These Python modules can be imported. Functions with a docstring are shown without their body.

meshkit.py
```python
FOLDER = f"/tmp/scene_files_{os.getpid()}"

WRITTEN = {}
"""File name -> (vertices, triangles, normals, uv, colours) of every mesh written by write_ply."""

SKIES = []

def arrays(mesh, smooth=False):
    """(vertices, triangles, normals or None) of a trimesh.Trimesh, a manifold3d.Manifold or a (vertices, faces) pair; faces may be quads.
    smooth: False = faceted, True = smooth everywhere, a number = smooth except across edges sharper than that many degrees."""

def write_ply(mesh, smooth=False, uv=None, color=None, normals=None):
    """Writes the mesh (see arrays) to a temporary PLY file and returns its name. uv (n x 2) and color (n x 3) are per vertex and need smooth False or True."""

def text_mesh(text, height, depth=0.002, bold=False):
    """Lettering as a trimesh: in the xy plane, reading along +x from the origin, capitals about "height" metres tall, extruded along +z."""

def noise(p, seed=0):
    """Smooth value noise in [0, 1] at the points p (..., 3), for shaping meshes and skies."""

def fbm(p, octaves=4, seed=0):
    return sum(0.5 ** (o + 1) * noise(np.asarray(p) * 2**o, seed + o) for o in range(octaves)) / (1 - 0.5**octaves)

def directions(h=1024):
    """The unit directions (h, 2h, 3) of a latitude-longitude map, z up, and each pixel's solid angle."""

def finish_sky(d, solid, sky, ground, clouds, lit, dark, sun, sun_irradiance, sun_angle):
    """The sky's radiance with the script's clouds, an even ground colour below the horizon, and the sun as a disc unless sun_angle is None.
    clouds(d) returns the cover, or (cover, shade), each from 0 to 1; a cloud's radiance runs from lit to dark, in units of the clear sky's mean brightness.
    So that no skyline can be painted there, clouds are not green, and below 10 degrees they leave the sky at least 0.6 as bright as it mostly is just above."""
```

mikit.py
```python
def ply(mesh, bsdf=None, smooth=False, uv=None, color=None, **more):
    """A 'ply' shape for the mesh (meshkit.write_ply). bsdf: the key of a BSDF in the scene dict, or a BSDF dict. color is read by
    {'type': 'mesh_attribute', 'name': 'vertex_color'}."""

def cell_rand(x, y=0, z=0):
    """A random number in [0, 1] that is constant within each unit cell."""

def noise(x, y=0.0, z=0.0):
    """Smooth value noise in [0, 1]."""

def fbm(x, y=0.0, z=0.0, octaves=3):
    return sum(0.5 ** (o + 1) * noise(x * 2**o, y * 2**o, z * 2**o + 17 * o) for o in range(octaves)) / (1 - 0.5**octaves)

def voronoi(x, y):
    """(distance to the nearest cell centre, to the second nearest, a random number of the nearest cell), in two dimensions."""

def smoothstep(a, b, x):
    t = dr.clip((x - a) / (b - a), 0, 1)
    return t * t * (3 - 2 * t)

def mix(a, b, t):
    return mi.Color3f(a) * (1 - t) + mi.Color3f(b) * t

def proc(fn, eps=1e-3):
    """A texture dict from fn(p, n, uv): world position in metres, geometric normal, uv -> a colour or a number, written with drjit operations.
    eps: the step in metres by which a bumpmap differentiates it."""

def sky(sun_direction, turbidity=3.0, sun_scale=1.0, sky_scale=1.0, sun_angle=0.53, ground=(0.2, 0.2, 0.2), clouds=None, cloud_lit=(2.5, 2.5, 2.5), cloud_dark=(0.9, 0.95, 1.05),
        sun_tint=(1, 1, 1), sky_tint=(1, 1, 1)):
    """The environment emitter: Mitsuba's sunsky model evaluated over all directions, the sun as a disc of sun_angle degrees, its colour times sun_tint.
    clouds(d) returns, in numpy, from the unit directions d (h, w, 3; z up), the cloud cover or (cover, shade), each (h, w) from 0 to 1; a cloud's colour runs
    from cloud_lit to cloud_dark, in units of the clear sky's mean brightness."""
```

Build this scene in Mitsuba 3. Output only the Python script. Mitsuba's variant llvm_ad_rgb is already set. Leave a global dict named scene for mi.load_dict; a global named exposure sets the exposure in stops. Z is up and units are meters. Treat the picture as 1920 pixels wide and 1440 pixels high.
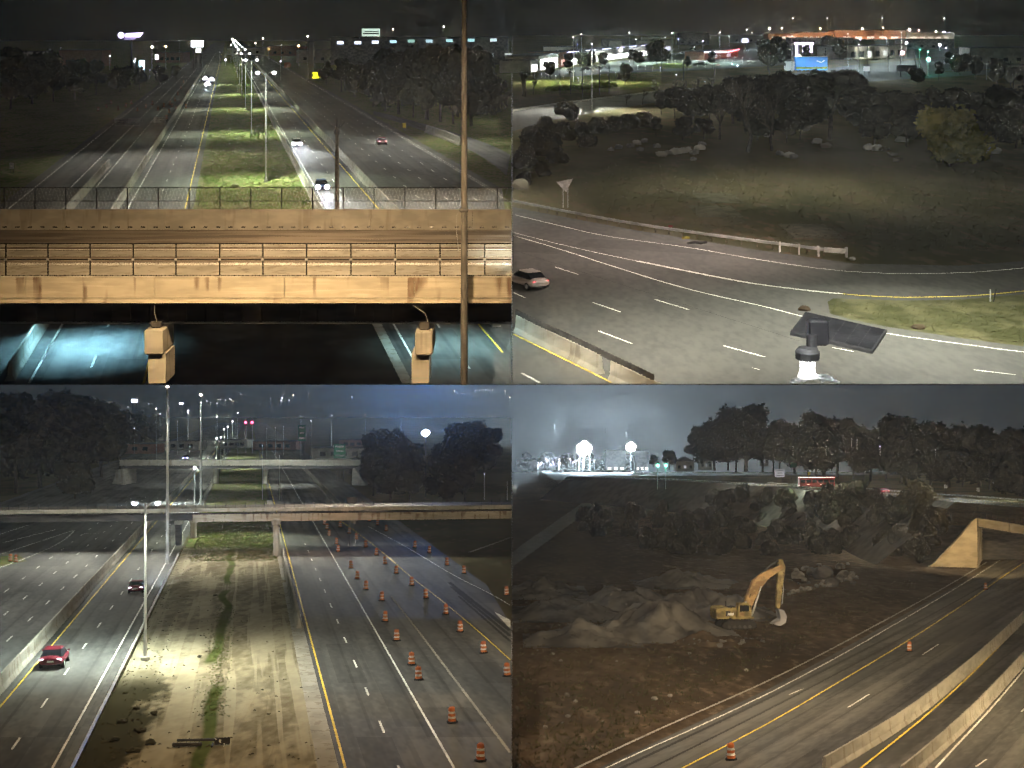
# Four night views of one motorway interchange, taken from one pole, built as four places round the camera:
# W (upper left) and N (upper right) climb a hillside, E (lower left) and S (lower right) lie below it.
import math, random
import numpy as np, drjit as dr, mitsuba as mi
import mikit, meshkit
from mikit import proc, fbm, noise, smoothstep, mix, voronoi, cell_rand

# ------------------------------------------------------------------ camera, sky, exposure
F, V0, H, UC = 2500.0, 850.0, 22.0, 960.0          # focal length and eye-level row in photo pixels, camera height, centre column
scene, labels = {}, {}
exposure = 5.15                                    # a long night exposure: the lamps below are given for 5 stops more light
NIGHT = 2.0 ** -5
scene['camera'] = {'type': 'perspective', 'fov': math.degrees(2 * math.atan(960 / F)), 'fov_axis': 'x', 'near_clip': 0.5, 'far_clip': 30000.0,
                   'principal_point_offset_x': 0.0, 'principal_point_offset_y': (720 - V0) / 1440,
                   'to_world': mi.ScalarTransform4f().look_at(origin=[0, 0, H], target=[0, 100, H], up=[0, 0, 1])}
def night_clouds(d):
    n = meshkit.fbm(d * np.array([2.2, 2.2, 5.0]), 3, 5)
    low = np.exp(-np.clip(d[..., 2], 0, 1) / 0.06)
    east = 0.5 + 0.5 * np.tanh(d[..., 0] * 6)
    return np.clip((0.10 + 0.75 * low * (0.45 + 0.55 * east)) * (0.75 + 0.5 * n), 0, 1), 0.6 * (1 - east) * low
scene['sky'] = mikit.sky([0.3, -0.5, 0.35], turbidity=3, sun_scale=0.0, sky_scale=0.0025 * NIGHT, sky_tint=(0.9, 0.85, 1.1), ground=(0.1, 0.1, 0.1), clouds=night_clouds,
                         cloud_lit=(12, 14.5, 15.5), cloud_dark=(7, 6.7, 11))

scene['sky']['sampling_weight'] = 1.5

scene['air'] = {'type': 'homogeneous', 'albedo': {'type': 'rgb', 'value': [.95, .95, .96]}, 'sigma_t': 0.0004}
scene['haze'] = {'type': 'cube', 'to_world': mi.ScalarTransform4f().translate([0, 2995, 699]).scale([2600, 3010, 701]), 'bsdf': {'type': 'null'}, 'interior': {'type': 'ref', 'id': 'air'}}
scene['camera']['medium'] = {'type': 'ref', 'id': 'air'}
labels['haze'] = {'kind': 'stuff'}

# ------------------------------------------------------------------ the four places: ground slope, eye-level row
VH = {'W': 62.0, 'N': 45.0, 'E': 771.0, 'S': 850.0}
SHEAR = {q: np.array([[1, 0, 0, 0], [0, 1, 0, 0], [0, (V0 - VH[q]) / F, 1, 0], [0, 0, 0, 1.0]]) for q in VH}
def G(q, u, v, z=0.0):                              # the ground point (height z over the place's ground) under a photo pixel
    y = (H - z) * F / (v - VH[q]); return np.array([(u - UC) * y / F, y])
def GP(q, pts, z=0.0): return np.array([G(q, u, v, z) for u, v in pts])
def DZ(q, u, v, y): return np.array([(u - UC) * y / F, y, H - (v - VH[q]) * y / F])
def px(q, v, z=0.0): return (v - VH[q]) / (H - z)   # photo pixels per metre at the ground seen in row v
def Mt(x=0, y=0, z=0, rz=0, s=1.0, rx=0, ry=0):
    s = np.broadcast_to(np.asarray(s, float), 3)
    cz, sz, cx, sx, cy, sy = math.cos(rz), math.sin(rz), math.cos(rx), math.sin(rx), math.cos(ry), math.sin(ry)
    R = np.array([[cz, -sz, 0], [sz, cz, 0], [0, 0, 1]]) @ np.array([[cy, 0, sy], [0, 1, 0], [-sy, 0, cy]]) @ np.array([[1, 0, 0], [0, cx, -sx], [0, sx, cx]])
    m = np.eye(4); m[:3, :3] = R * s; m[:3, 3] = (x, y, z); return m
def TW(m): return mi.ScalarTransform4f(m.tolist())

# ------------------------------------------------------------------ keys, labels, entries
used = {}
def numbered(k):
    n = used.get(k, -1) + 1; used[k] = n
    return k if n == 0 else f'{k}_{n:03d}'
def thing(name, label, cat, group=None, kind=None):
    k = numbered(name); labels[k] = {'label': label, 'category': cat}
    if group: labels[k]['group'] = group
    if kind: labels[k]['kind'] = kind
    return k
def struct(name, mesh, mat, q, label=None, parent=None, m=None, smooth=False):
    k = numbered(name if parent is None else f'{parent}__{name}')
    scene[k] = ent(mesh, mat, q, m, smooth)
    if parent is None: labels[k] = {'kind': 'structure'}
    if label: labels.setdefault(k, {})['label'] = label
    return k
cache, soft = {}, {}                                   # soft: normals of foliage, bent outwards from each spray
def ent(mesh, mat, q, m=None, smooth=False, emit=None, w=0.005):
    ck = (id(mesh[0]), smooth)
    if ck not in cache: cache[ck] = (mikit.ply(mesh, None, smooth) if id(mesh[0]) not in soft else {'type': 'ply', 'filename': meshkit.write_ply(mesh, normals=soft[id(mesh[0])]), 'face_normals': False}, mesh)
    e = dict(cache[ck][0]); e['bsdf'] = {'type': 'ref', 'id': mat}
    mm = SHEAR[q] @ (np.eye(4) if m is None else m)
    e['to_world'] = TW(mm)
    if emit is not None: e['emitter'] = {'type': 'area', 'radiance': {'type': 'rgb', 'value': [float(c) * NIGHT for c in emit]}, 'sampling_weight': float(min(w, .01))}
    return e
def part(t, name, mesh, mat, q, m=None, smooth=False, emit=None, w=0.005, label=None, kind=None):
    k = numbered(f'{t}__{name}'); scene[k] = ent(mesh, mat, q, m, smooth, emit, w)
    if label or kind: labels[k] = {a: b for a, b in (('label', label), ('kind', kind)) if b}
    return k
def whole(name, label, cat, mesh, mat, q, m=None, smooth=False, emit=None, w=0.005, group=None, kind=None):
    k = thing(name, label, cat, group, kind); scene[k] = ent(mesh, mat, q, m, smooth, emit, w); return k
def spot(q, p, to, I, cut=70, beam=None, w=1.0):
    a, b = (SHEAR[q] @ np.array([*p, 1.0]))[:3], (SHEAR[q] @ np.array([*to, 1.0]))[:3]
    up = [0, 1, 0] if abs((b - a)[2]) > 0.9 * np.linalg.norm(b - a) else [0, 0, 1]
    scene[numbered('spot_light')] = {'type': 'spot', 'intensity': {'type': 'rgb', 'value': [float(c) * NIGHT for c in I]}, 'cutoff_angle': float(cut), 'beam_width': float(cut * 0.4 if beam is None else beam),
                              'to_world': mi.ScalarTransform4f().look_at(origin=a.tolist(), target=b.tolist(), up=up), 'sampling_weight': float(w)}
def lamp_point(name, q, p, I, w): scene[numbered(name)] = {'type': 'point', 'position': (SHEAR[q] @ np.array([*p, 1.0]))[:3].tolist(), 'intensity': {'type': 'rgb', 'value': [float(c) * NIGHT for c in I]}, 'sampling_weight': float(w)}
def rgb(I, c): return np.asarray(c, float) * I
COOL, WHITE, WARM, SODIUM, BLUE = (0.72, 0.95, 1.0), (1, 0.97, 0.84), (1, 0.82, 0.55), (1, 0.66, 0.32), (0.3, 0.55, 1.0)

# ------------------------------------------------------------------ mesh makers: all return (vertices, triangles)
def cat(ms):
    ms = list(ms); off = np.cumsum([0] + [len(m[0]) for m in ms])
    return np.vstack([m[0] for m in ms]), np.vstack([np.asarray(m[1]) + o for m, o in zip(ms, off)])
def tri(q): q = np.asarray(q); return np.vstack([q[:, [0, 1, 2]], q[:, [0, 2, 3]]])
BV = np.array([[x, y, z] for x in (-.5, .5) for y in (-.5, .5) for z in (0, 1.0)])
BF = tri([[0, 1, 3, 2], [4, 6, 7, 5], [0, 4, 5, 1], [2, 3, 7, 6], [0, 2, 6, 4], [1, 5, 7, 3]])
def box(cx, cy, z0, sx, sy, sz): return BV * [sx, sy, sz] + [cx, cy, z0], BF
def cbox(cx, cy, z0, sx, sy, sz, c=0.05):           # chamfered box
    r = []
    for z, i in ((0, c), (c, 0), (sz - c, 0), (sz, c)):
        hx, hy = sx / 2 - i, sy / 2 - i; k = c * 0.9
        r.append([[cx - hx + k, cy - hy, z0 + z], [cx + hx - k, cy - hy, z0 + z], [cx + hx, cy - hy + k, z0 + z], [cx + hx, cy + hy - k, z0 + z], [cx + hx - k, cy + hy, z0 + z], [cx - hx + k, cy + hy, z0 + z], [cx - hx, cy + hy - k, z0 + z], [cx - hx, cy - hy + k, z0 + z]])
    return loft(np.array(r))
def loft(r, caps=True):                             # rings (n, k, 3), each closed
    r = np.asarray(r, float); n, k = r.shape[:2]; i = np.arange(k); j = (i + 1) % k
    f = [tri(np.stack([a * k + i, a * k + j, (a + 1) * k + j, (a + 1) * k + i], 1)) for a in range(n - 1)]
    v = r.reshape(-1, 3)
    if caps:
        v = np.vstack([v, r[0].mean(0), r[-1].mean(0)]); z = n * k
        f += [np.stack([j, i, np.full(k, z)], 1), np.stack([(n - 1) * k + i, (n - 1) * k + j, np.full(k, z + 1)], 1)]
    return v, np.vstack(f)
def lathe(prof, n=12):
    a = np.arange(n) * 2 * np.pi / n
    return loft(np.array([[[r * math.cos(t), r * math.sin(t), z] for t in a] for r, z in prof]))
def tube(pts, rad, n=6):
    p = np.asarray(pts, float); rad = np.broadcast_to(np.asarray(rad, float), (len(p),)); t = np.gradient(p, axis=0); t /= np.linalg.norm(t, axis=1, keepdims=True) + 1e-9
    a = np.cross(t, np.where(np.abs(t[:, 2:]) < .9, [0, 0, 1.], [1., 0, 0])); a /= np.linalg.norm(a, axis=1, keepdims=True) + 1e-9; b = np.cross(t, a); g = np.arange(n) * 2 * np.pi / n
    return loft(p[:, None] + rad[:, None, None] * (np.cos(g)[None, :, None] * a[:, None] + np.sin(g)[None, :, None] * b[:, None]))
def sweep(path, prof):                              # closed profile of (sideways to the right, up) along a path (n, 2 or 3)
    p = np.asarray(path, float)
    if p.shape[1] == 2: p = np.hstack([p, np.zeros((len(p), 1))])
    t = np.gradient(p[:, :2], axis=0); t /= np.linalg.norm(t, axis=1, keepdims=True); r = np.stack([t[:, 1], -t[:, 0]], 1)
    pr = np.asarray(prof, float); ring = np.zeros((len(p), len(pr), 3))
    ring[..., :2] = p[:, None, :2] + r[:, None] * pr[None, :, :1]; ring[..., 2] = p[:, None, 2] + pr[None, :, 1]
    return loft(ring)
def resample(path, step):
    p = np.asarray(path, float); d = np.r_[0, np.cumsum(np.linalg.norm(np.diff(p[:, :2], axis=0), axis=1))]; n = max(2, int(math.ceil(d[-1] / step)) + 1)
    s = np.linspace(0, d[-1], n); return np.stack([np.interp(s, d, p[:, k]) for k in range(p.shape[1])], 1)
def smoothpath(path, n=40):
    from scipy.interpolate import PchipInterpolator
    p = np.asarray(path, float); d = np.r_[0, np.cumsum(np.linalg.norm(np.diff(p, axis=0), axis=1))]
    return PchipInterpolator(d, p)(np.linspace(0, d[-1], n))
def ribbon(L, R, z=0.0):                            # flat sheet between two polylines of one length
    L, R = np.asarray(L, float), np.asarray(R, float); n = len(L)
    v = np.zeros((2 * n, 3)); v[0::2, :2] = L; v[1::2, :2] = R; v[:, 2] = z; i = np.arange(n - 1) * 2
    f = tri(np.stack([i, i + 1, i + 3, i + 2], 1))
    a = v[f[0]]
    return v, f if np.cross(a[1] - a[0], a[2] - a[0])[2] > 0 else f[:, ::-1]
def line(path, w, z):
    p = np.asarray(path, float); t = np.gradient(p, axis=0); t /= np.linalg.norm(t, axis=1, keepdims=True); r = np.stack([t[:, 1], -t[:, 0]], 1) * w / 2
    return ribbon(p - r, p + r, z)
def grid(x0, x1, y0, y1, nx, ny, z): 
    xs, ys = np.meshgrid(np.linspace(x0, x1, nx), np.linspace(y0, y1, ny)); v = np.stack([xs.ravel(), ys.ravel(), z(xs, ys).ravel() if callable(z) else np.full(xs.size, z)], 1)
    i = (np.arange(ny - 1)[:, None] * nx + np.arange(nx - 1)[None]).ravel(); return v, tri(np.stack([i, i + 1, i + nx + 1, i + nx], 1))
def poly(pts, z):                                   # a flat polygon
    from shapely.geometry import Polygon; import trimesh
    v, f = trimesh.creation.triangulate_polygon(Polygon(pts), engine='earcut'); v = np.hstack([v, np.full((len(v), 1), z)]); a = v[f[0]]
    return v, f if np.cross(a[1] - a[0], a[2] - a[0])[2] > 0 else f[:, ::-1]
def extr(pts, y0, y1):                              # polygon in x-z, extruded along y
    from shapely.geometry import Polygon; import trimesh
    m = trimesh.creation.extrude_polygon(Polygon(pts), y1 - y0, engine='earcut'); v = np.array(m.vertices)
    return np.stack([v[:, 0], y1 - v[:, 2], v[:, 1]], 1), np.array(m.faces)
def tf(mesh, m): v, f = mesh; return v @ m[:3, :3].T + m[:3, 3], f
def blob(r, seed, n=2, rough=0.35):                 # a rough boulder or clod
    import trimesh
    s = trimesh.creation.icosphere(n); v = np.array(s.vertices); k = 1 + rough * (meshkit.fbm(v * 1.7 + seed * 7.3, 3, seed) - 0.5) * 2
    return v * k[:, None] * np.asarray(r), np.array(s.faces)
def mound(rx, ry, h, seed, n=26, rough=0.35):
    g = np.linspace(-1, 1, n); X, Y = np.meshgrid(g, g); r = np.sqrt(X**2 + Y**2)
    z = np.clip(1 - r**2, 0, 1)**1.25 * (1 + rough * 2 * (meshkit.fbm(np.stack([X * 2.6, Y * 2.6, X * 0 + seed], -1), 4, seed) - .5)); i = (np.arange(n - 1)[:, None] * n + np.arange(n - 1)[None]).ravel()
    return np.stack([X.ravel() * rx, Y.ravel() * ry, z.ravel() * h - 0.05], 1), tri(np.stack([i, i + 1, i + n + 1, i + n], 1))

# ------------------------------------------------------------------ materials
def bs(base, rough=0.8, spec=0.3, **k):
    b = {'type': 'rgb', 'value': list(base)} if isinstance(base, (tuple, list)) else proc(base)
    return {'type': 'twosided', 'bsdf': {'type': 'principled', 'base_color': b, 'roughness': rough, 'specular': spec, **k}}
def df(base): return {'type': 'twosided', 'bsdf': {'type': 'diffuse', 'reflectance': proc(base)}}
def tone(a, b, s, t=1.0, o=4, z=1.0):
    return lambda p, n, uv: mix(a, b, smoothstep(0.3, 0.7, fbm(p.x * s, p.y * s * t, p.z * s * z, o)))
def asphalt_on(kx):                                 # a road that runs along (kx, 1): wheel paths, paving panels, patches, oil between the wheels
    def fn(p, n, uv):
        c, l = p.x - kx * p.y, p.y
        k = fbm(c * 0.35, l * 0.06, 0.0, 4); g = fbm(c * 3.0, l * 1.0, 3.0, 2); t = 0.5 + 0.5 * dr.cos(c * (2 * math.pi / 1.83) + 0.6 * noise(l * .02, 2.0))
        pan = cell_rand(c / 3.66 + 40.2, l / 31.0 + 9.0); pat = smoothstep(.90, .91, cell_rand(c / 2.4 + 7.0, l / 9.0 + 3.0)); oil = smoothstep(.55, .8, fbm(c * 1.6, l * .035, 6.0, 3))
        joint = smoothstep(.035, .015, dr.abs(c / 3.66 + 40.2 - dr.floor(c / 3.66 + 40.2) - .5) * 3.66 * .2) * smoothstep(.35, .6, noise(l * .05, 1.0, 4.0))
        return mix((.058, .060, .060), (.112, .112, .105), smoothstep(.25, .75, .55 * k + .25 * g + .2 * pan)) * (1 + .16 * t) * (1 - .16 * oil) * (1 - .22 * pat) * (1 - .22 * joint)
    return fn
def asphalt_fn(p, n, uv):
    k = fbm(p.x * 0.25, p.y * 0.12, 0.0, 4); g = fbm(p.x * 2.5, p.y * 1.0, 3.0, 3); b = fbm(p.x * .05, p.y * .03, 7.0, 3); pat = smoothstep(.9, .91, cell_rand((p.x * .36 + p.y * .93) / 5.0, (p.x * .93 - p.y * .36) / 14.0))
    return mix((.072, .073, .072), (.098, .098, .092), smoothstep(.25, .75, .25 * k + .5 * g + .25 * b)) * (1 - .16 * pat)
def conc_fn(p, n, uv):
    k = fbm(p.x * .8, p.y * .5, p.z * 1.5, 4); st = smoothstep(.56, .72, fbm(p.x * 2.2, p.y * 2.2, p.z * .25, 3))
    return mix(mix((.29, .28, .245), (.38, .365, .32), smoothstep(.3, .7, k)), (.15, .12, .09), st * .4)
def rust_fn(p, n, uv):                              # bridge parapet: rust runs below the fence posts and at the joints, fine horizontal form lines
    k = fbm(p.x * .9, 0.0, p.z * 2.2, 4); run = smoothstep(.62, .84, noise(p.x * 3.4 + 3.3, 7.0, p.z * .22)) * smoothstep(.30, .55, noise(p.x * .9, 3., p.z * .9)) * (.55 + .6 * fbm(p.x * 9.0, 1.0, p.z * 1.5, 2))
    edge = smoothstep(.4, .9, fbm(p.x * .5, p.z * 9.0, 2., 3))
    return mix(mix((.34, .315, .255), (.41, .38, .31), smoothstep(.3, .7, k)), (.10, .045, .022), run * .8) * (0.86 + 0.2 * edge)
def grass_fn(p, n, uv):
    k = fbm(p.x * .25, p.y * .12, 0., 4); g = fbm(p.x * 2.2, p.y * .9, 2., 3)
    return mix(mix((.055, .085, .022), (.10, .125, .038), smoothstep(.3, .7, k)), (.15, .125, .07), smoothstep(.42, .68, g) * .85)
def field_fn(p, n, uv):
    k = fbm(p.x * .09, p.y * .05, 0., 4); g = fbm(p.x * .9, p.y * .35, 5., 3)
    return mix(mix((.062, .062, .034), (.10, .088, .05), smoothstep(.35, .65, k)), (.13, .085, .06), smoothstep(.55, .8, g) * .6)
def dirt_fn(p, n, uv):
    k = fbm(p.x * .3, p.y * .1, 0., 4); g = fbm(p.x * 1.8, p.y * .8, 5., 3); tr = smoothstep(.56, .66, fbm(p.x * 1.1, p.y * .035, 8., 3))
    return mix(mix((.14, .12, .08), (.30, .27, .19), smoothstep(.25, .75, .55 * k + .45 * g)), (.33, .30, .22), tr * .5)
def verge_fn(p, n, uv):                             # pale trampled dirt, dark weedy ground towards the guard rail, green along the middle
    c = p.x + .1968 * p.y; k = fbm(p.x * .3, p.y * .1, 0., 4); g = fbm(p.x * 1.8, p.y * .8, 5., 3); tr = smoothstep(.54, .64, fbm(c * 1.4, p.y * .03, 8., 3)); w = fbm(p.x * .5, p.y * .16, 2., 4)
    d = mix(mix((.16, .14, .09), (.34, .31, .22), smoothstep(.25, .75, .55 * k + .45 * g)), (.40, .37, .27), tr * .5); far = smoothstep(150., 185., p.y)
    d = mix(d, (.052, .050, .030), smoothstep(.8, -.8, c + 7.4 + 3.5 * (w - .5) + 1.5 * (g - .5)) * (1 - .75 * smoothstep(104., 116., p.y)) * (1 - .3 * far)); d = mix(d, mix((.06, .085, .025), (.11, .13, .045), g), smoothstep(.5, .1, dr.abs(c + 2.9 + 1.2 * (noise(p.y * .12, 3.) - .5)) - .35 * w) * smoothstep(.35, .55, fbm(p.y * .09, 1.0, 4.0, 2) + .12))
    return mix(d, (.085, .062, .042), smoothstep(.5, .75, w) * .45 * smoothstep(120., 150., p.y))
def soil_fn(p, n, uv):
    k = fbm(p.x * .10, p.y * .05, 0., 4); g = fbm(p.x * 1.1, p.y * .5, 5., 4)
    return mix(mix((.055, .042, .030), (.115, .085, .058), smoothstep(.3, .7, .5 * k + .5 * g)), (.17, .14, .10), smoothstep(.62, .8, g) * .5)
MAT = {
    'asphalt': bs(asphalt_fn, .75), 'asphalt_west': bs(asphalt_on(-.214), .75), 'asphalt_east': bs(asphalt_on(-.1968), .75), 'asphalt_south': bs(asphalt_on(.565), .75), 'concrete': df(conc_fn), 'rusty_concrete': df(rust_fn), 'grass_mat': df(grass_fn), 'field_mat': df(field_fn),
    'dirt_mat': df(dirt_fn), 'verge_mat': df(verge_fn), 'soil_mat': df(soil_fn), 'dark_ground': df(tone((.02, .02, .018), (.035, .034, .03), .5)), 'leaf_dark': df(tone((.008, .010, .006), (.026, .026, .015), .8)), 'leaf_warm': df(tone((.014, .013, .008), (.04, .033, .018), .7)),
    'leaf_gold': df(tone((.10, .095, .02), (.25, .21, .05), .7)), 'bark': df(tone((.03, .026, .02), (.07, .06, .048), 2.5)), 'weathered_wood': bs(tone((.10, .085, .06), (.2, .17, .13), 3.0), .9),
    'galvanised': bs(tone((.36, .37, .36), (.52, .52, .50), 1.5), .45, .5, metallic=.6), 'dark_steel': bs(tone((.03, .03, .032), (.06, .058, .056), 1.2), .5), 'paint_white': bs(tone((.55, .55, .52), (.8, .8, .77), 1.1), .6),
    'paint_yellow': bs(tone((.55, .40, .06), (.78, .58, .10), 1.1), .6), 'orange': bs(tone((.34, .095, .035), (.52, .155, .05), 2.2), .65), 'rail_dark': bs((.012, .011, .010), .7, .1), 'band_white': bs(tone((.45, .44, .42), (.70, .68, .65), 2.7), .5), 'rubber': bs((.02, .02, .02), .8), 'glass_dark': bs((.012, .014, .018), .08, .8),
    'red_paint': bs((.11, .010, .020), .25, .6, clearcoat=.8), 'blue_paint': bs((.03, .05, .13), .25, .6, clearcoat=.8), 'silver_paint': bs((.62, .58, .56), .3, .6, clearcoat=.8), 'white_paint': bs((.72, .72, .72), .35, .5),
    'black_paint': bs((.015, .015, .018), .3, .6, clearcoat=.8), 'digger_yellow': bs(tone((.16, .13, .065), (.36, .29, .12), 1.6), .75), 'digger_orange': bs(tone((.24, .16, .08), (.44, .30, .14), 1.6), .7), 'sign_green': bs((.012, .12, .06), .5),
    'stucco': bs(tone((.34, .32, .28), (.48, .45, .40), .5), .9), 'brick': bs(tone((.20, .09, .06), (.30, .14, .09), 1.5), .9), 'roofing': bs(tone((.06, .06, .062), (.12, .115, .11), .8), .9), 'lit_lens': bs((.6, .6, .6), .4),
    'girder_paint': bs(tone((.045, .05, .055), (.085, .085, .088), .6, 1, 4, 3.0), .6), 'deck_asphalt': bs(tone((.10, .085, .07), (.19, .165, .135), .22, 5.0), .8), 'sheet_metal': bs(tone((.22, .23, .25), (.34, .34, .36), .35), .5), 'rock': df(tone((.12, .115, .11), (.30, .285, .26), 1.3)),
    'pole_brown': bs(tone((.06, .058, .055), (.10, .096, .09), 1.2), .7), 'spoil': df(tone((.07, .07, .07), (.17, .168, .16), .35)), 'zinc': bs(tone((.30, .31, .30), (.50, .50, .48), 1.2), .5, .4), 'old_tar': bs((.05, .05, .05), .8), 'dimmed_concrete': df(tone((.13, .115, .085), (.21, .19, .15), .4, 1, 4, 2.0)), 'tan_concrete': df(tone((.26, .23, .17), (.42, .38, .30), .4, 1, 4, 2.0)), 'leaf_green': df(tone((.05, .09, .02), (.14, .20, .04), .8)), 'dry_grass': df(tone((.075, .075, .05), (.12, .115, .08), .9)), 'gore_mat': df(tone((.058, .062, .030), (.115, .112, .060), .55, .6)), 'solar_cells': bs(tone((.020, .020, .022), (.032, .032, .034), 6.0), .3, .5), 'red_light_housing': bs((.2, .02, .02), .4), 'truck_blue': bs((.05, .22, .55), .4), 'sign_red': bs((.16, .02, .02), .5), 'sign_yellow': bs((.6, .45, .02), .5),
}
scene.update(MAT)
# ------------------------------------------------------------------ makers shared by the places
def seg_along(path, step, prof, t, name, mat, q, gap=0.04, smooth=False, maxn=300):
    p = resample(path, step / 4); k = 4; n = (len(p) - 1) // k
    for i in range(n):
        s = p[i * k:i * k + k + 1].copy(); d = s[1] - s[0]; s[0] += d / np.linalg.norm(d) * gap; s[-1] -= d / np.linalg.norm(d) * 0.0
        part(t, name, sweep(s, prof), mat, q, smooth=smooth)
JERSEY = [(-.31, 0), (-.31, .08), (-.15, .34), (-.09, 1.05), (-.07, 1.08), (.07, 1.08), (.09, 1.05), (.15, .34), (.31, .08), (.31, 0)]
def jersey(k=1.0, w=1.0): return [(a * w, b * k) for a, b in JERSEY]
def dashes(t, q, pairs, w=0.14, z=0.03, mat='paint_white', name='lane_dash'):
    for a, b in pairs: part(t, name, line(GP(q, [a, b]), w, z), mat, q)
def edge(t, q, pts, w=0.14, z=0.03, mat='paint_white', name='edge_line', n=24):
    part(t, name, line(smoothpath(GP(q, pts), n) if len(pts) > 2 else GP(q, pts), w, z), mat, q)

# cars: front towards +y, origin on the ground under the middle
def ringsec(y, hw, z0, z1, n=14, p=3.2):
    a = np.arange(n) * 2 * np.pi / n; c, s = np.cos(a), np.sin(a); f = (np.abs(c)**p + np.abs(s)**p)**(-1 / p)
    return np.stack([hw * c * f, np.full(n, y), (z0 + z1) / 2 + (z1 - z0) / 2 * s * f], 1)
CAR_BODY = loft([ringsec(y, w, a, b) for y, w, a, b in ((-2.22, .70, .42, .78), (-2.15, .84, .30, .98), (-1.6, .90, .24, 1.02), (-.6, .91, .22, .98), (.6, .91, .22, .96), (1.4, .90, .24, .90), (1.95, .85, .28, .80), (2.2, .72, .34, .70), (2.25, .60, .40, .62))])
def cabloop(z, yb, yf, hw): return np.array([[-hw * .9, yb, z], [hw * .9, yb, z], [hw, yb + .25, z], [hw, yf - .3, z], [hw * .88, yf, z], [-hw * .88, yf, z], [-hw, yf - .3, z], [-hw, yb + .25, z]])
CAR_CABIN = loft([cabloop(.92, -1.75, 1.15, .82), cabloop(1.2, -1.45, .70, .74), cabloop(1.38, -1.15, .32, .66)])
CAR_ROOF = loft([cabloop(1.37, -1.2, .38, .67), cabloop(1.44, -1.1, .22, .62), cabloop(1.46, -.9, 0, .5)])
TYRE = tf(lathe([(.2, -.1), (.31, -.11), (.33, -.06), (.33, .06), (.31, .11), (.2, .1)], 16), Mt(ry=math.pi / 2))
RIM = tf(lathe([(.05, -.105), (.19, -.10), (.21, 0), (.19, .10), (.05, .105)], 12), Mt(ry=math.pi / 2))
LAMP = lathe([(.03, -.05), (.10, -.02), (.10, .02), (.03, .05)], 10); LAMP = tf(LAMP, Mt(rx=math.pi / 2, s=(1.6, 1.3, 1)))
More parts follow.
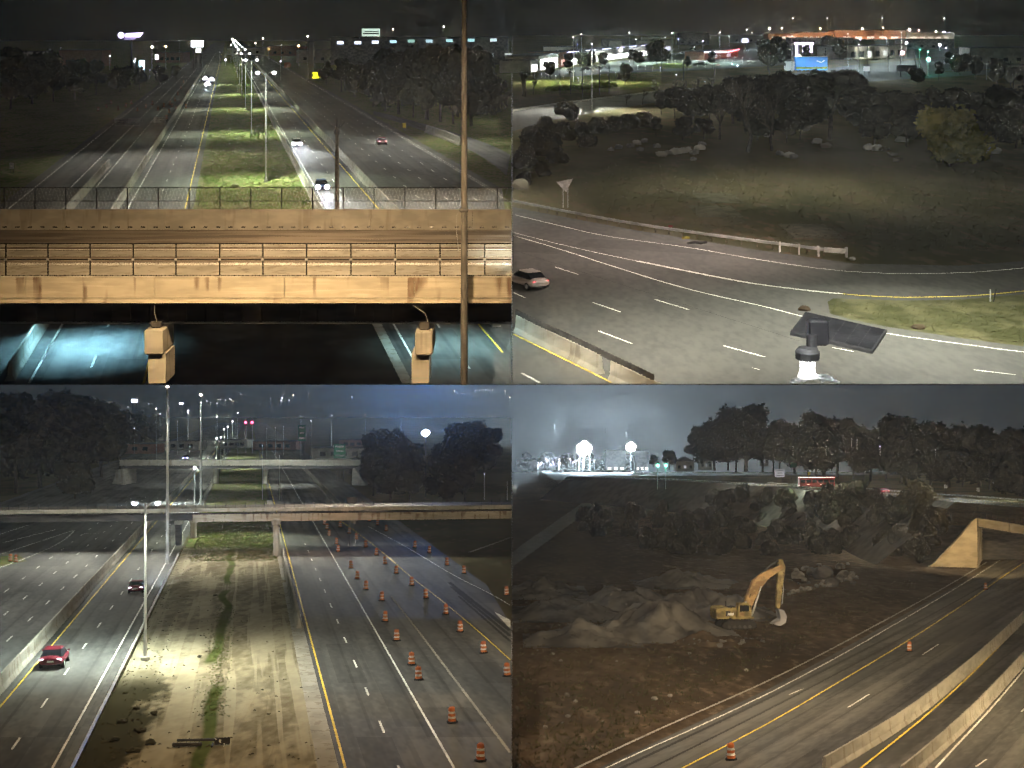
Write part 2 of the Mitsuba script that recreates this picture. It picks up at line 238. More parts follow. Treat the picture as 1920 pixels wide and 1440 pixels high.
TAIL = cbox(0, 0, 0, .34, .06, .14, .02); PLATE = box(0, 0, 0, .5, .02, .13); MIRROR = cbox(0, 0, 0, .18, .1, .12, .02); BUMPER = cbox(0, 0, 0, 1.5, .08, .16, .03)
def car(q, x, y, rz, paint, label, group=None, name='car', z=0.03, s=1.0, head=None, tail=None, full=True, hs=1.0):
    t = thing(name, label, 'car', group); B = Mt(x, y, z, rz, s)
    part(t, 'body', CAR_BODY, paint, q, B, True); part(t, 'cabin_glass', CAR_CABIN, 'glass_dark', q, B, 25); part(t, 'roof', CAR_ROOF, paint, q, B, 40)
    for sx in (-1, 1):
        for yy in (-1.35, 1.4):
            k = part(t, 'wheel', TYRE, 'rubber', q, B @ Mt(sx * .80, yy, .33), 30)
            if full: part(k, 'rim', RIM, 'galvanised', q, B @ Mt(sx * .815, yy, .33), 30)
        part(t, 'headlight', LAMP, 'lit_lens', q, B @ Mt(sx * .62, 2.16 + .03 * hs, .62, 0, hs), 30, head, .05)
        part(t, 'tail_light', TAIL, 'red_light_housing', q, B @ Mt(sx * .62, -2.17, .72), False, tail, .05)
        if full: part(t, 'mirror', MIRROR, paint, q, B @ Mt(sx * .95, .75, .95))
    if full:
        part(t, 'number_plate', PLATE, 'band_white', q, B @ Mt(0, -2.225, .58)); part(t, 'bumper', BUMPER, 'black_paint', q, B @ Mt(0, -2.16, .30))
    return t
# traffic drums
def cone_r(z): return .29 - .07 * z
def band(z0, z1, o=0.0): return lathe([(cone_r(z0) + o - .01, z0), (cone_r(z0) + o, z0 + .005), (cone_r(z1) + o, z1 - .005), (cone_r(z1) + o - .01, z1)], 14)
DRUM_BASE = lathe([(.2, 0), (.40, 0), (.40, .07), (.31, .1), (.2, .1)], 12); DRUM_BODY = lathe([(cone_r(.08) - .008, .08), (cone_r(.9) - .008, .95), (.20, 1.0), (.08, 1.01)], 14)
DRUM_HANDLE = tube([(-.12, 0, 1.0), (-.1, 0, 1.07), (.1, 0, 1.07), (.12, 0, 1.0)], .02, 5)
DRUM_BANDS = [band(.12, .27), band(.28, .43, .004), band(.44, .60), band(.61, .76, .004), band(.77, .93)]
def drum(q, u, v, label, group, full=True, s=1.0):
    x, y = G(q, u, v); t = thing('traffic_drum', label, 'traffic drum', group); B = Mt(x, y, .03, random.uniform(0, 3), s * np.array([1, 1, 1.06]), rx=random.gauss(0, .035), ry=random.gauss(0, .035))
    part(t, 'body', DRUM_BODY, 'orange', q, B, 40); part(t, 'base', DRUM_BASE, 'rubber', q, B, 40)
    for i, b in enumerate(DRUM_BANDS): part(t, 'white_band' if i % 2 else 'orange_band', b, 'band_white' if i % 2 else 'orange', q, B, 40)
    if full: part(t, 'handle', DRUM_HANDLE, 'orange', q, B, 40)
    return t
# lamp posts: pole, arm, head, lens
LENS = box(0, 0, 0, .42, .22, .04); HEAD = cbox(0, 0, 0, .7, .32, .16, .05); BALL = lathe([(.02, -1), (.5, -.85), (.86, -.5), (1, 0), (.86, .5), (.5, .85), (.02, 1)], 10)
poles = {}
def lamp_post(q, x, y, h, arms, label, group=None, r=.13, emit=(12, 12, 11), name='street_lamp', mat='galvanised', z=0.0, arm=2.2, cat_='street lamp', flange=True, lens=0.3):
    t = thing(name, label, cat_, group)
    hk = (round(h, 1), r)
    if hk not in poles: poles[hk] = lathe([(r, 0), (r * .8, h * .5), (r * .55, h), (.02, h + .02)], 10)
    part(t, 'pole', poles[hk], mat, q, Mt(x, y, z), 40)
    if flange: part(t, 'base_plate', cbox(0, 0, 0, r * 4, r * 4, .35, .05), 'concrete', q, Mt(x, y, z))
    for a in arms:
        c, s = math.cos(a), math.sin(a)
        part(t, 'arm', tube([(0, 0, h - .5), (c * arm * .5, s * arm * .5, h - .05), (c * arm, s * arm, h + .1)], .05, 6), mat, q, Mt(x, y, z), 40)
        k = part(t, 'lamp_head', HEAD, mat, q, Mt(x + c * (arm + .2), y + s * (arm + .2), z + h, a))
        part(k, 'lens', BALL, 'lit_lens', q, Mt(x + c * (arm + .2), y + s * (arm + .2), z + h - .06, 0, (lens, lens, lens * .8)), True, emit, .03)
    return t
def far_lamp(q, u, v, y, rpx, emit, label, group, name='distant_lamp', pole_px=14, hpole=None):
    p = DZ(q, u, v, y); r = rpx * y / F; t = thing(name, label, 'lamp', group); L = p[2] if hpole is None else hpole
    if L > .5: part(t, 'pole', lathe([(max(.1, r * .25), 0), (max(.06, r * .15), max(L, .3))], 6), 'galvanised', q, Mt(p[0], p[1], p[2] - L))
    part(t, 'lamp_head', BALL, 'lit_lens', q, Mt(*p, 0, (r, r, r)), True, emit, .02); return t
def wire(t, a, b, sag, q, r=.02, n=9, mat='dark_steel'):
    s = np.linspace(0, 1, n)[:, None]; p = np.asarray(a) * (1 - s) + np.asarray(b) * s; p[:, 2] -= sag * 4 * (s * (1 - s))[:, 0]; part(t, 'cable', tube(p, r, 5), mat, q)

# foliage: crowns of many small leaf quads round a few limbs
def leafcloud(n, size, lumps, seed, flat=1.0):
    g = np.random.default_rng(seed); c = np.array([l[:3] for l in lumps]); r = np.array([l[3] for l in lumps]); k = g.choice(len(lumps), n, p=r**2 / (r**2).sum())
    d = g.normal(size=(n, 3)); d /= np.linalg.norm(d, axis=1, keepdims=True); rad = r[k] * (g.random(n)**.45) * (0.8 + .45 * meshkit.noise(d * 2.5 + k[:, None] * 3.1, seed)); p = c[k] + d * rad[:, None] * [1, 1, flat]
    a = g.normal(size=(n, 3)); a /= np.linalg.norm(a, axis=1, keepdims=True); b = np.cross(a, g.normal(size=(n, 3))); b /= np.linalg.norm(b, axis=1, keepdims=True); s = size * (0.6 + .8 * g.random(n))[:, None]
    v = np.stack([p - a * s, p - b * s * .6, p + a * s, p + b * s * .6], 1).reshape(-1, 3); mid = c.mean(0); o = v - np.repeat(c[k], 4, 0) * .6 - mid * .4; o /= np.linalg.norm(o, axis=1, keepdims=True) + 1e-6; o += np.repeat(g.normal(size=(n, 3)) * .42, 4, 0); o /= np.linalg.norm(o, axis=1, keepdims=True) + 1e-6; soft[id(v)] = o; return v, tri(np.arange(4 * n).reshape(n, 4))
def lumps(seed, h, w, n=9, lo=.35):
    g = np.random.default_rng(seed); out = []
    for i in range(n):
        f = g.uniform(lo, 1); R = w * (math.sqrt(max(.05, 1 - ((f - .62) / .5)**2))); a = g.uniform(0, 6.28); rr = R * g.uniform(.1, .75); out.append((rr * math.cos(a), rr * math.sin(a), f * h * .93, w * g.uniform(.32, .55)))
    return out
def trunk(seed, h, w, L, r=.28):
    g = np.random.default_rng(seed); m = [tube([(0, 0, -.3), (g.normal() * .1, g.normal() * .1, h * .25), (g.normal() * .3, g.normal() * .3, h * .62)], [r, r * .75, r * .3], 7)]
    for l in L[:6]: z0 = h * g.uniform(.2, .45); m.append(tube([(0, 0, z0), (l[0] * .5, l[1] * .5, (z0 + l[2]) / 2 + .3), l[:3]], [r * .4, r * .25, r * .08], 5))
    return cat(m)
TREES = []
for i, (h, w, n, s) in enumerate(((12, 5.0, 5200, .46), (14, 4.2, 5200, .44), (10, 5.2, 4600, .44), (16, 5.5, 6000, .48), (8, 3.4, 3600, .36))):
    L = lumps(40 + i, h, w, 11 + i); core = cat([tf(blob((l[3] * .72,) * 3, 90 + j, 1, .55), Mt(*l[:3])) for j, l in enumerate(L)])      # shaded leaf mass within each limb's spray
    lc = leafcloud(n, s, L, 60 + i); cr = cat([core, lc]); o = core[0] - np.mean([l[:3] for l in L], 0); soft[id(cr[0])] = np.vstack([o / np.linalg.norm(o, axis=1, keepdims=True), soft[id(lc[0])]]); keep = globals().setdefault('kept', []); keep.append(lc)
    TREES.append((cr, trunk(80 + i, h, w, L), h, w))
BUSH = [leafcloud(900, .13, [(0, 0, .5, .6), (.5, .1, .35, .45), (-.45, .2, .4, .5), (.1, -.4, .3, .45)], 11), leafcloud(900, .13, [(0, 0, .7, .5), (.3, .3, .5, .5), (-.5, 0, .3, .45)], 12)]
TWIGS = [cat([tube([(0, 0, 0), (math.cos(a) * .2, math.sin(a) * .2, .6), (math.cos(a) * .6, math.sin(a) * .6, 1.1)], [.03, .02, .008], 4) for a in np.linspace(0, 6.0, 5)])]
def tree(q, x, y, hgt, label, group, kind=0, mat='leaf_dark', wide=1.0, z=0.0, name='tree', dense=True):
    crown, tr, h, w = TREES[kind % 5]; t = thing(name, label, 'tree', group); k = hgt / h; B = Mt(x, y, z, random.uniform(0, 6.28), (k * wide, k * wide, k))
    part(t, 'trunk', tr, 'bark', q, B, 40); part(t, 'crown', crown, mat, q, B); return t
def bush(q, x, y, s, label, group, mat='leaf_dark', z=0.0, name='shrub', tall=1.0):
    t = thing(name, label, 'shrub', group); B = Mt(x, y, z, random.uniform(0, 6.28), (s, s, s * tall)); part(t, 'foliage', random.choice(BUSH), mat, q, B); part(t, 'stem', TWIGS[0], 'bark', q, B); return t
def bare_tree(q, x, y, h, label, group=None, seed=1, z=0.0, spread=.35, lev=5):
    g = np.random.default_rng(seed); m = []
    def grow(p, d, L, r, k):
        e = p + d * L; mid = (p + e) / 2 + g.normal(size=3) * L * .05; m.append(tube([p, mid, e], [r, r * .85, r * .65], 5 if k > 2 else 4))
        if k == 0: return
        for _ in range(3 if k > 1 else 4):
            nd = d + g.normal(size=3) * spread * [1, 1, .7] + [0, 0, .10]; grow(p + (e - p) * g.uniform(.55, 1), nd / np.linalg.norm(nd), L * g.uniform(.62, .8), r * .58, k - 1)
    grow(np.zeros(3), np.array([0, 0, 1.]), h * .3, h * .022, lev)
    t = thing('bare_tree', label, 'tree', group); part(t, 'trunk', m[0], 'bark', q, Mt(x, y, z), 40); part(t, 'branches', cat(m[1:]), 'bark', q, Mt(x, y, z), 40); return t
def tufts(n, gen, q, label, mat, h=.3, seed=5, name='grass', cat_='grass'):      # scattered blades, one object of stuff
    g = np.random.default_rng(seed); p = gen(g, n); n = len(p); k = 3
    a = g.uniform(0, 6.28, (n, k)); w = .05 + .10 * g.random((n, k)); hh = h * (0.4 + g.random((n, k))); lean = g.normal(size=(n, k, 2)) * h * .35; b = p[:, None, :] + g.normal(size=(n, k, 2)) * h * .5
    v = np.zeros((n, k, 3, 3)); dx = np.stack([np.cos(a), np.sin(a)], -1) * w[..., None]; v[:, :, 0, :2] = b - dx; v[:, :, 1, :2] = b + dx; v[:, :, 2, :2] = b + lean; v[:, :, 2, 2] = hh
    whole(name, label, cat_, (v.reshape(-1, 3), np.arange(n * k * 3).reshape(-1, 3)), mat, q, kind='stuff')
def sheet(q, name, v0, v1, u0, u1, mat, z=0.0, n=(2, 40), label=None, tint=None):      # ground between two rows, its sides cut at the columns u0, u1 of the row v0 where the place ends
    ys = np.geomspace(G(q, 960, v0)[1], G(q, 960, v1)[1], n[1]); L = np.stack([(u0 - UC) * ys / F, ys], 1); R = np.stack([(u1 - UC) * ys / F, ys], 1); return struct(name, ribbon(L, R, z), mat, q, label)
def quad_px(q, pts, z): return poly(GP(q, pts), z)
def bld(q, x, y, w, d, h, label, mat='stucco', name='building', cat_='building', roof='roofing', wins=(), rz=0, z=0.0, win_emit=None, group=None, gable=0.0, overhang=.4):
    t = thing(name, label, cat_, group); B = Mt(x, y, z, rz); part(t, 'wall', box(0, 0, 0, w, d, h), mat, q, B)
    if gable: part(t, 'roof', extr([(-w / 2 - overhang, h + .01), (w / 2 + overhang, h + .01), (0, h + gable)], -d / 2 - overhang, d / 2 + overhang), roof, q, B)
    else: part(t, 'roof', box(0, 0, h + .01, w + overhang * 2, d + overhang * 2, .35), roof, q, B)
    for (wx, wz, ww, wh, em) in wins:                # windows on the front (towards -y)
        f = part(t, 'window', box(wx, -d / 2 - .06, wz - .08, ww + .16, .1, wh + .16), 'dark_steel', q, B)
        part(f, 'pane', box(wx, -d / 2 - .13, wz, ww, .04, wh), 'lit_lens' if em is not None else 'glass_dark', q, B, False, em, .05)
    return t

def added_post(q, x, y, h, to, I, cut, beam, w, label, group=None, e=(9, 9, 8.5), r=None):      # post and lamp added to give a fill spot a body
    t = thing('street_lamp', label, 'street lamp', group); r = 1.5 * y / F if r is None else r
    part(t, 'pole', lathe([(.16, 0), (.1, h)], 8), 'galvanised', q, Mt(x, y)); part(t, 'lamp_head', BALL, 'lit_lens', q, Mt(x, y, h, 0, (r, r, r * .7)), True, e); spot(q, (x, y - r - .3, h - r - .2), to, I, cut, beam, w); return t
# ================================================================== W: looking west along the motorway, a road bridge in front
random.seed(1); q = 'W'; KX = (425 - UC) / F; RZ = -math.atan(KX)       # the road runs along (KX, 1)
def R(c, y): return np.array([KX * y + c, y])       # c metres right of the road's centre line
def RL(c, y0, y1, n=2):
    ys = np.linspace(y0, y1, n); return np.stack([KX * ys + c, ys], 1)
Y0 = H * F / (719.7 - 62)
sheet(q, 'ground', 719.7, 76, -420, 959.6, 'grass_mat', -.06)
for c0, c1, y0, y1 in ((-29, -4.2, Y0, 3200), (11.6, 39.0, Y0, 3200)):
    L, Rr = RL(c0, y0, y1, 60), RL(c1, y0, y1, 60); Rr[:, 0] = np.minimum(Rr[:, 0], -.02); struct('road', ribbon(L, Rr, 0.0), 'asphalt_west', q)
r1, r2 = 'road', 'road_001'
def clipl(p, m=.12): p = np.asarray(p); return p[p[:, 0] < -m]
def roadline(t, c, y0, y1, mat='paint_white', w=.16): part(t, 'edge_line', line(clipl(RL(c, y0, y1, 200)), w, .03), mat, q)
for c, m_ in ((-5.2, 'paint_yellow'), (-12.4, 'paint_white'), (-27.3, 'paint_white')): roadline(r1, c, Y0, 1500, m_)
roadline(r1, -18.6, 190, 900); roadline(r1, -22.2, 190, 700)
for c, m_ in ((12.6, 'paint_white'), (19.0, 'paint_yellow'), (21.4, 'paint_yellow'), (36.9, 'paint_white'), (37.4, 'paint_white')): roadline(r2, c, 88 if c > 20 else Y0 + 1, 1500, m_)
for c in (-8.9, ):
    for i in range(40): part(r1, 'lane_dash', line(RL(c, Y0 + 4 + 12.2 * i, Y0 + 7.2 + 12.2 * i), .16, .03), 'paint_white', q)
for c in (15.9, 25.6, 29.2, 32.9):
    for i in range(34):
        y = 84 + 12.2 * i + (c * 7) % 9
        if KX * y + c < -.4: part(r2, 'lane_dash', line(RL(c, y, y + 3.1), .16, .03), 'paint_white', q)
struct('underpass_shade', ribbon(RL(-4.2, Y0, 112, 8), RL(11.0, Y0, 112, 8), -.03), 'dark_ground', q); struct('kerb_strip', ribbon(RL(11.0, Y0, 900, 30), RL(11.7, Y0, 900, 30), .03), 'concrete', q)  # underpass sheet is dark in place of the shade under the bridge
struct('ramp', ribbon(smoothpath(GP(q, [(950, 330), (900, 292), (795, 246), (700, 216)]), 30), smoothpath(GP(q, [(957, 290), (920, 272), (800, 234), (700, 208)]), 30), .02), 'asphalt_west', q)
# walls between the carriageways
def wall(cs, ys, label, k=1.0, step=9.0, name='concrete_barrier', n=26):
    t = thing(name, label, 'barrier'); P = resample(RL(cs, *ys, 2), 4.0)
    P = P[P[:, 0] < -.35]
    far = P[P[:, 1] > 420]; near = P[P[:, 1] <= 424]
    if len(near) > 2: seg_along(near, step, jersey(k), t, 'segment', 'concrete', q)
    if len(far) > 2: part(t, 'segment', sweep(resample(far, 30), jersey(k)), 'concrete', q)
wall(-19.4, (116, 222), 'short concrete barrier ending on the closed left lanes in the west view', 1.15)
wall(-13.7, (Y0 + .6, 900), 'long concrete barrier left of the lit lanes in the west view', 1.15)
wall(11.6, (130, 385), 'low concrete barrier beside the grassy median in the west view', .8)
wall(20.2, (88, 1000), 'concrete barrier right of the oncoming cars in the west view', 1.25)
t = thing('concrete_barrier', 'stub of concrete barrier at the ramp edge beside the tall pole in the west view', 'barrier'); seg_along(GP(q, [(800, 248), (835, 260), (868, 274)]), 4, jersey(1.5, 2), t, 'segment', 'concrete', q)
# the bridge
BX0, BY, BY1, DK = -46.0, 70.0, 94.0, 8.16
bz = lambda v, y=BY: H - (v - 62) * y / F
br = thing('road_bridge', 'long tan concrete road bridge crossing the whole of the west view', 'bridge')
mid, wid = BX0 / 2 - .01, -BX0 - .02
part(br, 'overhang', box(mid, BY + .8, bz(566) - .02, wid, 1.3, .25), 'concrete', q); part(br, 'deck', box(mid, (BY + BY1) / 2, DK - .35, wid, BY1 - BY - .4, .35), 'deck_asphalt', q)
for y0, y1, m_, h_ in ((70.35, 78.6, 'concrete', .16), (82.6, 84.6, 'concrete', .05), (86.2, 87.3, 'concrete', .05)): part(br, 'lane_strip', box(mid, (y0 + y1) / 2, DK + .001, wid, y1 - y0, h_), m_, q)
for y in (79.6, 80.1, 85.2): part(br, 'lane_line', box(mid, y, DK + .002, wid, .16, .02), 'paint_white', q)
x = BX0
while x < -.3:                                       # near parapet: cast panels, ledge, coping
    e = min(x + 2.27 * 3, -.02); part(br, 'parapet_panel', box((x + e) / 2, BY + .17, bz(558), e - x - .03, .34, bz(520) - bz(558)), 'rusty_concrete', q)
    part(br, 'coping', box((x + e) / 2, BY + .17, bz(520) + .002, e - x - .025, .42, .07), 'concrete', q); x = e
part(br, 'ledge', box(mid, BY + .05, bz(567), wid, .5, bz(559.5) - bz(567)), 'rusty_concrete', q)
x = BX0
while x < -.3:
    e = min(x + 7.2, -.02); part(br, 'far_parapet_panel', box((x + e) / 2, BY1 + .15, DK - .3, e - x - .03, .32, 1.70), 'concrete', q); x = e
for i in range(46):
    xx = -.35 - i * .885
    if xx > BX0: part(br, 'drain_hole', box(xx, BY1 - .02, DK + .12, .30, .06, .09), 'black_paint', q)
part(br, 'girder', box(mid, BY + 1.35, bz(604, BY + 1.3), wid, .06, bz(566, BY + 1.3) - bz(604, BY + 1.3)), 'girder_paint', q)
part(br, 'bottom_flange', box(mid, BY + 1.3, bz(605.3, BY + 1.3), wid, .5, .06), 'sheet_metal', q)
for i in range(46): part(br, 'stiffener', box(-.4 - i * 1.0, BY + 1.24, bz(603, BY + 1.3), .05, .16, bz(566, BY + 1.3) - bz(603, BY + 1.3)), 'girder_paint', q)
for yy in (75, 80, 85, 90, 93.5): part(br, 'girder', box(mid, yy, bz(604), wid, .3, DK - .36 - bz(604)), 'girder_paint', q)
# fences on both parapets, pieces picked apart
def fence(us, y, z0, zs, label, r=.04):
    f = thing('bridge_fence', label, 'fence')
    xs = [(u - UC) * y / F for u in us if u < 958]
    for xx in xs: part(f, 'post', box(xx, y, z0, r * 2, r * 2, zs[-1] - z0), 'rail_dark', q)
    for z_ in zs: part(f, 'rail', box((xs[0] + min(xs[-1] + 2, -.05)) / 2, y - r * 1.6, z_ - r, min(xs[-1] + 2, -.05) - xs[0], r * 1.2, r * 1.5), 'rail_dark', q)
    return f, xs
f, xs = fence([11 - 161, 11 - 81, 11, 90, 169, 250, 330, 412, 493, 575, 658, 741, 825, 909], BY + .15, bz(520) + .07, (bz(517), bz(487), bz(457)), 'dark steel railing with wide bays on the near parapet of the bridge', .032)
for xx in xs: part(f, 'clamp', cbox(xx, BY + .06, bz(489), .14, .1, .12, .02), 'galvanised', q)
f, xs = fence([-50 + 57.8 * i for i in range(18)], BY1 + .15, DK + 1.4, (bz(377, BY1), bz(352, BY1)), 'thin chain link fence along the far parapet of the bridge', .035)
w_ = []
for i in range(150):                                  # the wire mesh, far below a pixel each
    xx = xs[0] + i * .25
    if xx < -.6: w_.append(tube([(xx, BY1 + .16, DK + 1.4), (xx + .5, BY1 + .16, bz(352, BY1))], .006, 3)); w_.append(tube([(xx + .5, BY1 + .165, DK + 1.4), (xx, BY1 + .165, bz(352, BY1))], .006, 3))
part(f, 'wire_mesh', cat(w_), 'galvanised', q, kind='stuff')
# piers (their feet lie below the frame), bearings, loose wires
for u0, u1, v0, vm, uc0, uc1, side, lab in ((270, 305, 619, 665, 275, 308, 1, 'left concrete bridge pier with a chamfered cap below the girder'), (778, 811, 623, 667, 771, 804, -1, 'right concrete bridge pier with a square cap below the girder')):
    y = BY + .3; X = lambda u: (u - UC) * y / F
    t = thing('bridge_pier', lab, 'bridge pier'); zc, zm, zb = bz(v0, y), bz(vm, y), bz(718.5, y + 2.4) 
    part(t, 'cap', cbox((X(u0) + X(u1)) / 2, y + 1.2, zm, X(u1) - X(u0), 2.4, zc - zm, .06), 'concrete', q)
    a, b, c_, d_ = X(u0), X(u1), X(uc0), X(uc1)
    part(t, 'column', loft(np.array([[[c_, y + .3, z_], [d_, y + .3, z_], [d_, y + 2.2, z_], [c_, y + 2.2, z_]] for z_ in (bz(718.5, y + .3), zm - .02)])), 'concrete', q)
    part(t, 'bearing', cbox((a + b) / 2, y + .8, zc + .01, .55, .7, bz(606, y) - zc - .03, .05), 'dark_steel', q)
    w = thing('loose_cable', f'thin pale cable hanging off the girder above the {lab.split()[0]} bridge pier', 'cable')
    part(w, 'cable', tube([((u0 + 12 * side + 8 - UC) * BY / F, BY - .02, bz(572)), ((u0 + 20 - UC) * BY / F, BY - .03, bz(588)), ((u0 + 24 - UC) * BY / F, BY + .05, bz(603))], .018, 5), 'galvanised', q)
# tall pole in front of the bridge
t = thing('steel_pole', 'tall tapered steel pole in front of the bridge, running the full height of the west view', 'pole'); y = 69.0; xx = (870.5 - UC) * y / F
part(t, 'shaft', lathe([(.195, 0), (.165, 9), (.13, 19), (.10, 24)], 14), 'pole_brown', q, Mt(xx, y, bz(718.2, y + .2)), 40)
part(t, 'bracket', cbox(xx - .02, y, bz(397, y), .46, .42, .22, .04), 'dark_steel', q); part(t, 'cable', tube([(xx - .2, y, bz(395, y)), (xx - .38, y - .05, bz(402, y)), (xx - .42, y, bz(425, y)), (xx - .3, y, bz(470, y))], .015, 5), 'galvanised', q)
# pole with raised arms behind the bridge
x, y = R(22 * (632 - 425) / (418 - 62), 154.5); zt = H - (226 - 62) * y / F
t = thing('camera_pole', 'slim pole with two raised arms at its top, standing behind the bridge fence', 'pole')
part(t, 'shaft', lathe([(.28, 0), (.24, 6), (.2, zt - .8)], 10), 'weathered_wood', q, Mt(x, y), 40); part(t, 'mast', lathe([(.16, zt - 1), (.10, zt + .35)], 8), 'dark_steel', q, Mt(x, y), 40)
for s in (-1, 1):
    part(t, 'arm', tube([(0, 0, zt - .9), (s * .45, 0, zt - .7), (s * .9, 0, zt - .15)], .05, 6), 'dark_steel', q, Mt(x, y)); part(t, 'box', cbox(s * .22, 0, zt - 1.6, .3, .4, .6, .05), 'dark_steel', q, Mt(x, y))
# median lamps, each with its pool of light
for i in range(13):
    y = 197 + 93 * i; x, _ = R(5.4 + (i == 0) * .4, y); h = 16.2
    if i < 9: lamp_post(q, x, y, h, [RZ + math.pi, RZ], 'tall twin-arm street lamp at the front of the grassy median in the west view' if i == 0 else 'twin-arm street lamp in the row along the median in the west view', None if i == 0 else 'street lamps receding along the west median', emit=(14, 16, 15), lens=.34 if i < 3 else .40, arm=1.0)
    else: far_lamp(q, 425 + (5.4 / y) * F, 62 + (H - h) * F / y, y, 2.0, (9, 9.5, 8), 'tiny bright lamp far along the median in the west view', 'far median lamps')
    spot(q, (x, y - .6, h - .3), (x, y - .6, 0), rgb(5400, (.88, 1, .72)), 60, 16, 1.6 if i < 4 else .6)
# cars
HEADC = (25, 27, 30); TAILC = (9, .5, .8)
def oncoming(c, v, label, paint, I=3600, **k):
    y = H * F / (v - 62); x, _ = R(c, y); car(q, x, y, RZ + math.pi, paint, label, head=HEADC, hs=2.5, **k); d = np.array([KX, 1]) / math.hypot(KX, 1)
    spot(q, (x - d[0] * 2.5, y - d[1] * 2.5, .8), (x - d[0] * 22, y - d[1] * 22, -.4), rgb(I * 2, (.9, .97, 1)), 26, 5, .9)
oncoming(13.3, 356, 'dark blue saloon car driving towards the bridge with bright headlights', 'blue_paint')
oncoming(13.6, 274, 'white car further back with glaring headlights, driving towards the bridge', 'white_paint', 8000)
x, y = R(30.6, H * F / (271 - 62)); car(q, x, y, RZ, 'red_paint', 'small red car driving away beside the right edge lines in the west view', tail=(10, 4.5, 5)); spot(q, (x, y + 2.5, .8), (x - 3, y + 22, 0), rgb(1800, WHITE), 26, 5, .5)
for i, (c, v) in enumerate(((-8.0, 160), (-10.0, 150), (-6.9, 152))):
    y = H * F / (v - 62); x, _ = R(c, y); t = car(q, x, y, RZ + math.pi, 'white_paint', ('nearest', 'left rear', 'right rear')[i] + ' of three oncoming cars in a dazzle of headlights far up the left lanes', head=(25, 26, 30), full=False, hs=4.0)
    part(t, 'glare_bar', cbox(0, 2.3, .5, 1.9, .1, .5, .03), 'lit_lens', q, Mt(x, y, .03, RZ + math.pi), False, (22, 24, 26), .05); part(t, 'high_glare_bar', cbox(0, 1.0, 1.45, 1.2, .2, .3, .03), 'lit_lens', q, Mt(x, y, .03, RZ + math.pi), False, (20, 22, 27), .05)  # glowing bars added to stand in for merged headlight glare
    if i == 0: spot(q, (x, y - 3, 1.2), (x + 6, y - 40, -.5), rgb(16000, (.8, .95, 1)), 22, 6, .6)
# closure at the left: barricades, drums, signs
BRD = box(0, 0, 0, 3.0, .04, .26)
for i, (u, v, n_) in enumerate(((226, 236, 'left'), (252, 236, 'middle'), (300, 233, 'right'))):
    x, y = G(q, u, v); t = thing('barricade', f'{n_} white three-board barricade across the closed lanes in the west view', 'barricade')
    for z in (.45, .95, 1.45): part(t, 'board', BRD, 'band_white', q, Mt(x, y, z, random.uniform(-.2, .2)))
    for s in (-1.2, 1.2): part(t, 'leg', box(s, .06, 0, .08, .08, 1.75), 'galvanised', q, Mt(x, y)); part(t, 'foot', box(s, .06, 0, .08, 1.4, .08), 'galvanised', q, Mt(x, y))
for i in range(14): drum(q, 188 + i * 12 + random.uniform(-4, 4), 207 - (i % 3) * 5 + random.uniform(-2, 2), 'small traffic drum in the scattered line beyond the barricades in the west view', 'drums beyond the barricades', False)
for i in range(7): drum(q, 312 + i * 5.4, 224 - i * 11.5, 'traffic drum along the barrier beyond the barricades in the west view', 'drums up the left barrier', False)
def sign_board(q, u, v, y, w, h, mat, label, back='dark_steel', emit=None, ground=True, rows=0, rowmat='band_white', name='road_sign', two=True):
    p = DZ(q, u, v, y); W, Hh = w * y / F, h * y / F; t = thing(name, label, 'sign')
    part(t, 'panel', cbox(p[0], p[1], p[2] - Hh / 2, W, .12, Hh, .02), mat, q, None, False, emit, .05)
    for s in ((-.3, .3) if two else (0,)): part(t, 'post', box(p[0] + s * W, p[1] + .12, p[2] - Hh / 2 - max(p[2] - Hh / 2, .3) - .1, max(.08, W * .05), .1, max(p[2] - Hh / 2, .3) + .1 + Hh * .8), back, q)
    for i in range(rows): part(t, 'text_row', box(p[0], p[1] - .08, p[2] - Hh / 2 + Hh * (i + .35) / rows, W * (.8, .6, .72)[i % 3], .02, Hh * .36 / rows), rowmat, q)
    return t
sign_board(q, 27.5, 211, 380, 8, 7, 'orange', 'upper orange work zone board at the left edge of the west view', two=False); sign_board(q, 27.5, 221, 380, 8, 6, 'orange', 'lower orange work zone board at the left edge of the west view', two=False)
sign_board(q, 22, 311, 210, 8, 11, 'band_white', 'small pale sign at the left edge above the bridge fence', rows=2, rowmat='sheet_metal')
sign_board(q, 758, 235, 300, 6, 9, 'sign_yellow', 'small yellow sign beyond the right edge of the road in the west view', two=False)
# lit signs and lamps on the skyline
t = thing('lit_sign', 'slanted violet-white lit shop sign high on a post at the upper left of the west view', 'sign'); y = 760.
z = lambda v: H - (v - 62) * y / F; X = lambda u: (u - UC) * y / F
part(t, 'panel', extr([(X(234), z(70)), (X(262), z(70)), (X(269), z(61)), (X(236), z(62))], y, y + .5), 'lit_lens', q, None, False, (2.9, 2.4, 4.4), .1); part(t, 'emblem', tf(lathe([(.1, -.2), (1.5, -.2), (1.5, .2), (.1, .2)], 12), Mt(X(227), y, z(66), 0, 1.25, math.pi / 2)), 'lit_lens', q, None, False, (2.6, 2.2, 4.2), .1)
part(t, 'lower_bar', extr([(X(232), z(74)), (X(255), z(73.5)), (X(254), z(72)), (X(233), z(72.5))], y, y + .4), 'lit_lens', q, None, False, (1.0, .8, 1.8), .05); part(t, 'post', box(X(246), y + .6, 0, .8, .6, z(70)), 'dark_steel', q)
sign_board(q, 370, 82, 800, 24, 13, 'lit_lens', 'large white lit board above the road at the far end of the west view', emit=(4.6, 5.2, 5.2)); sign_board(q, 372, 95, 760, 10, 8, 'lit_lens', 'round-cornered white lit board below the large one in the west view', emit=(3.4, 3.8, 3.6))
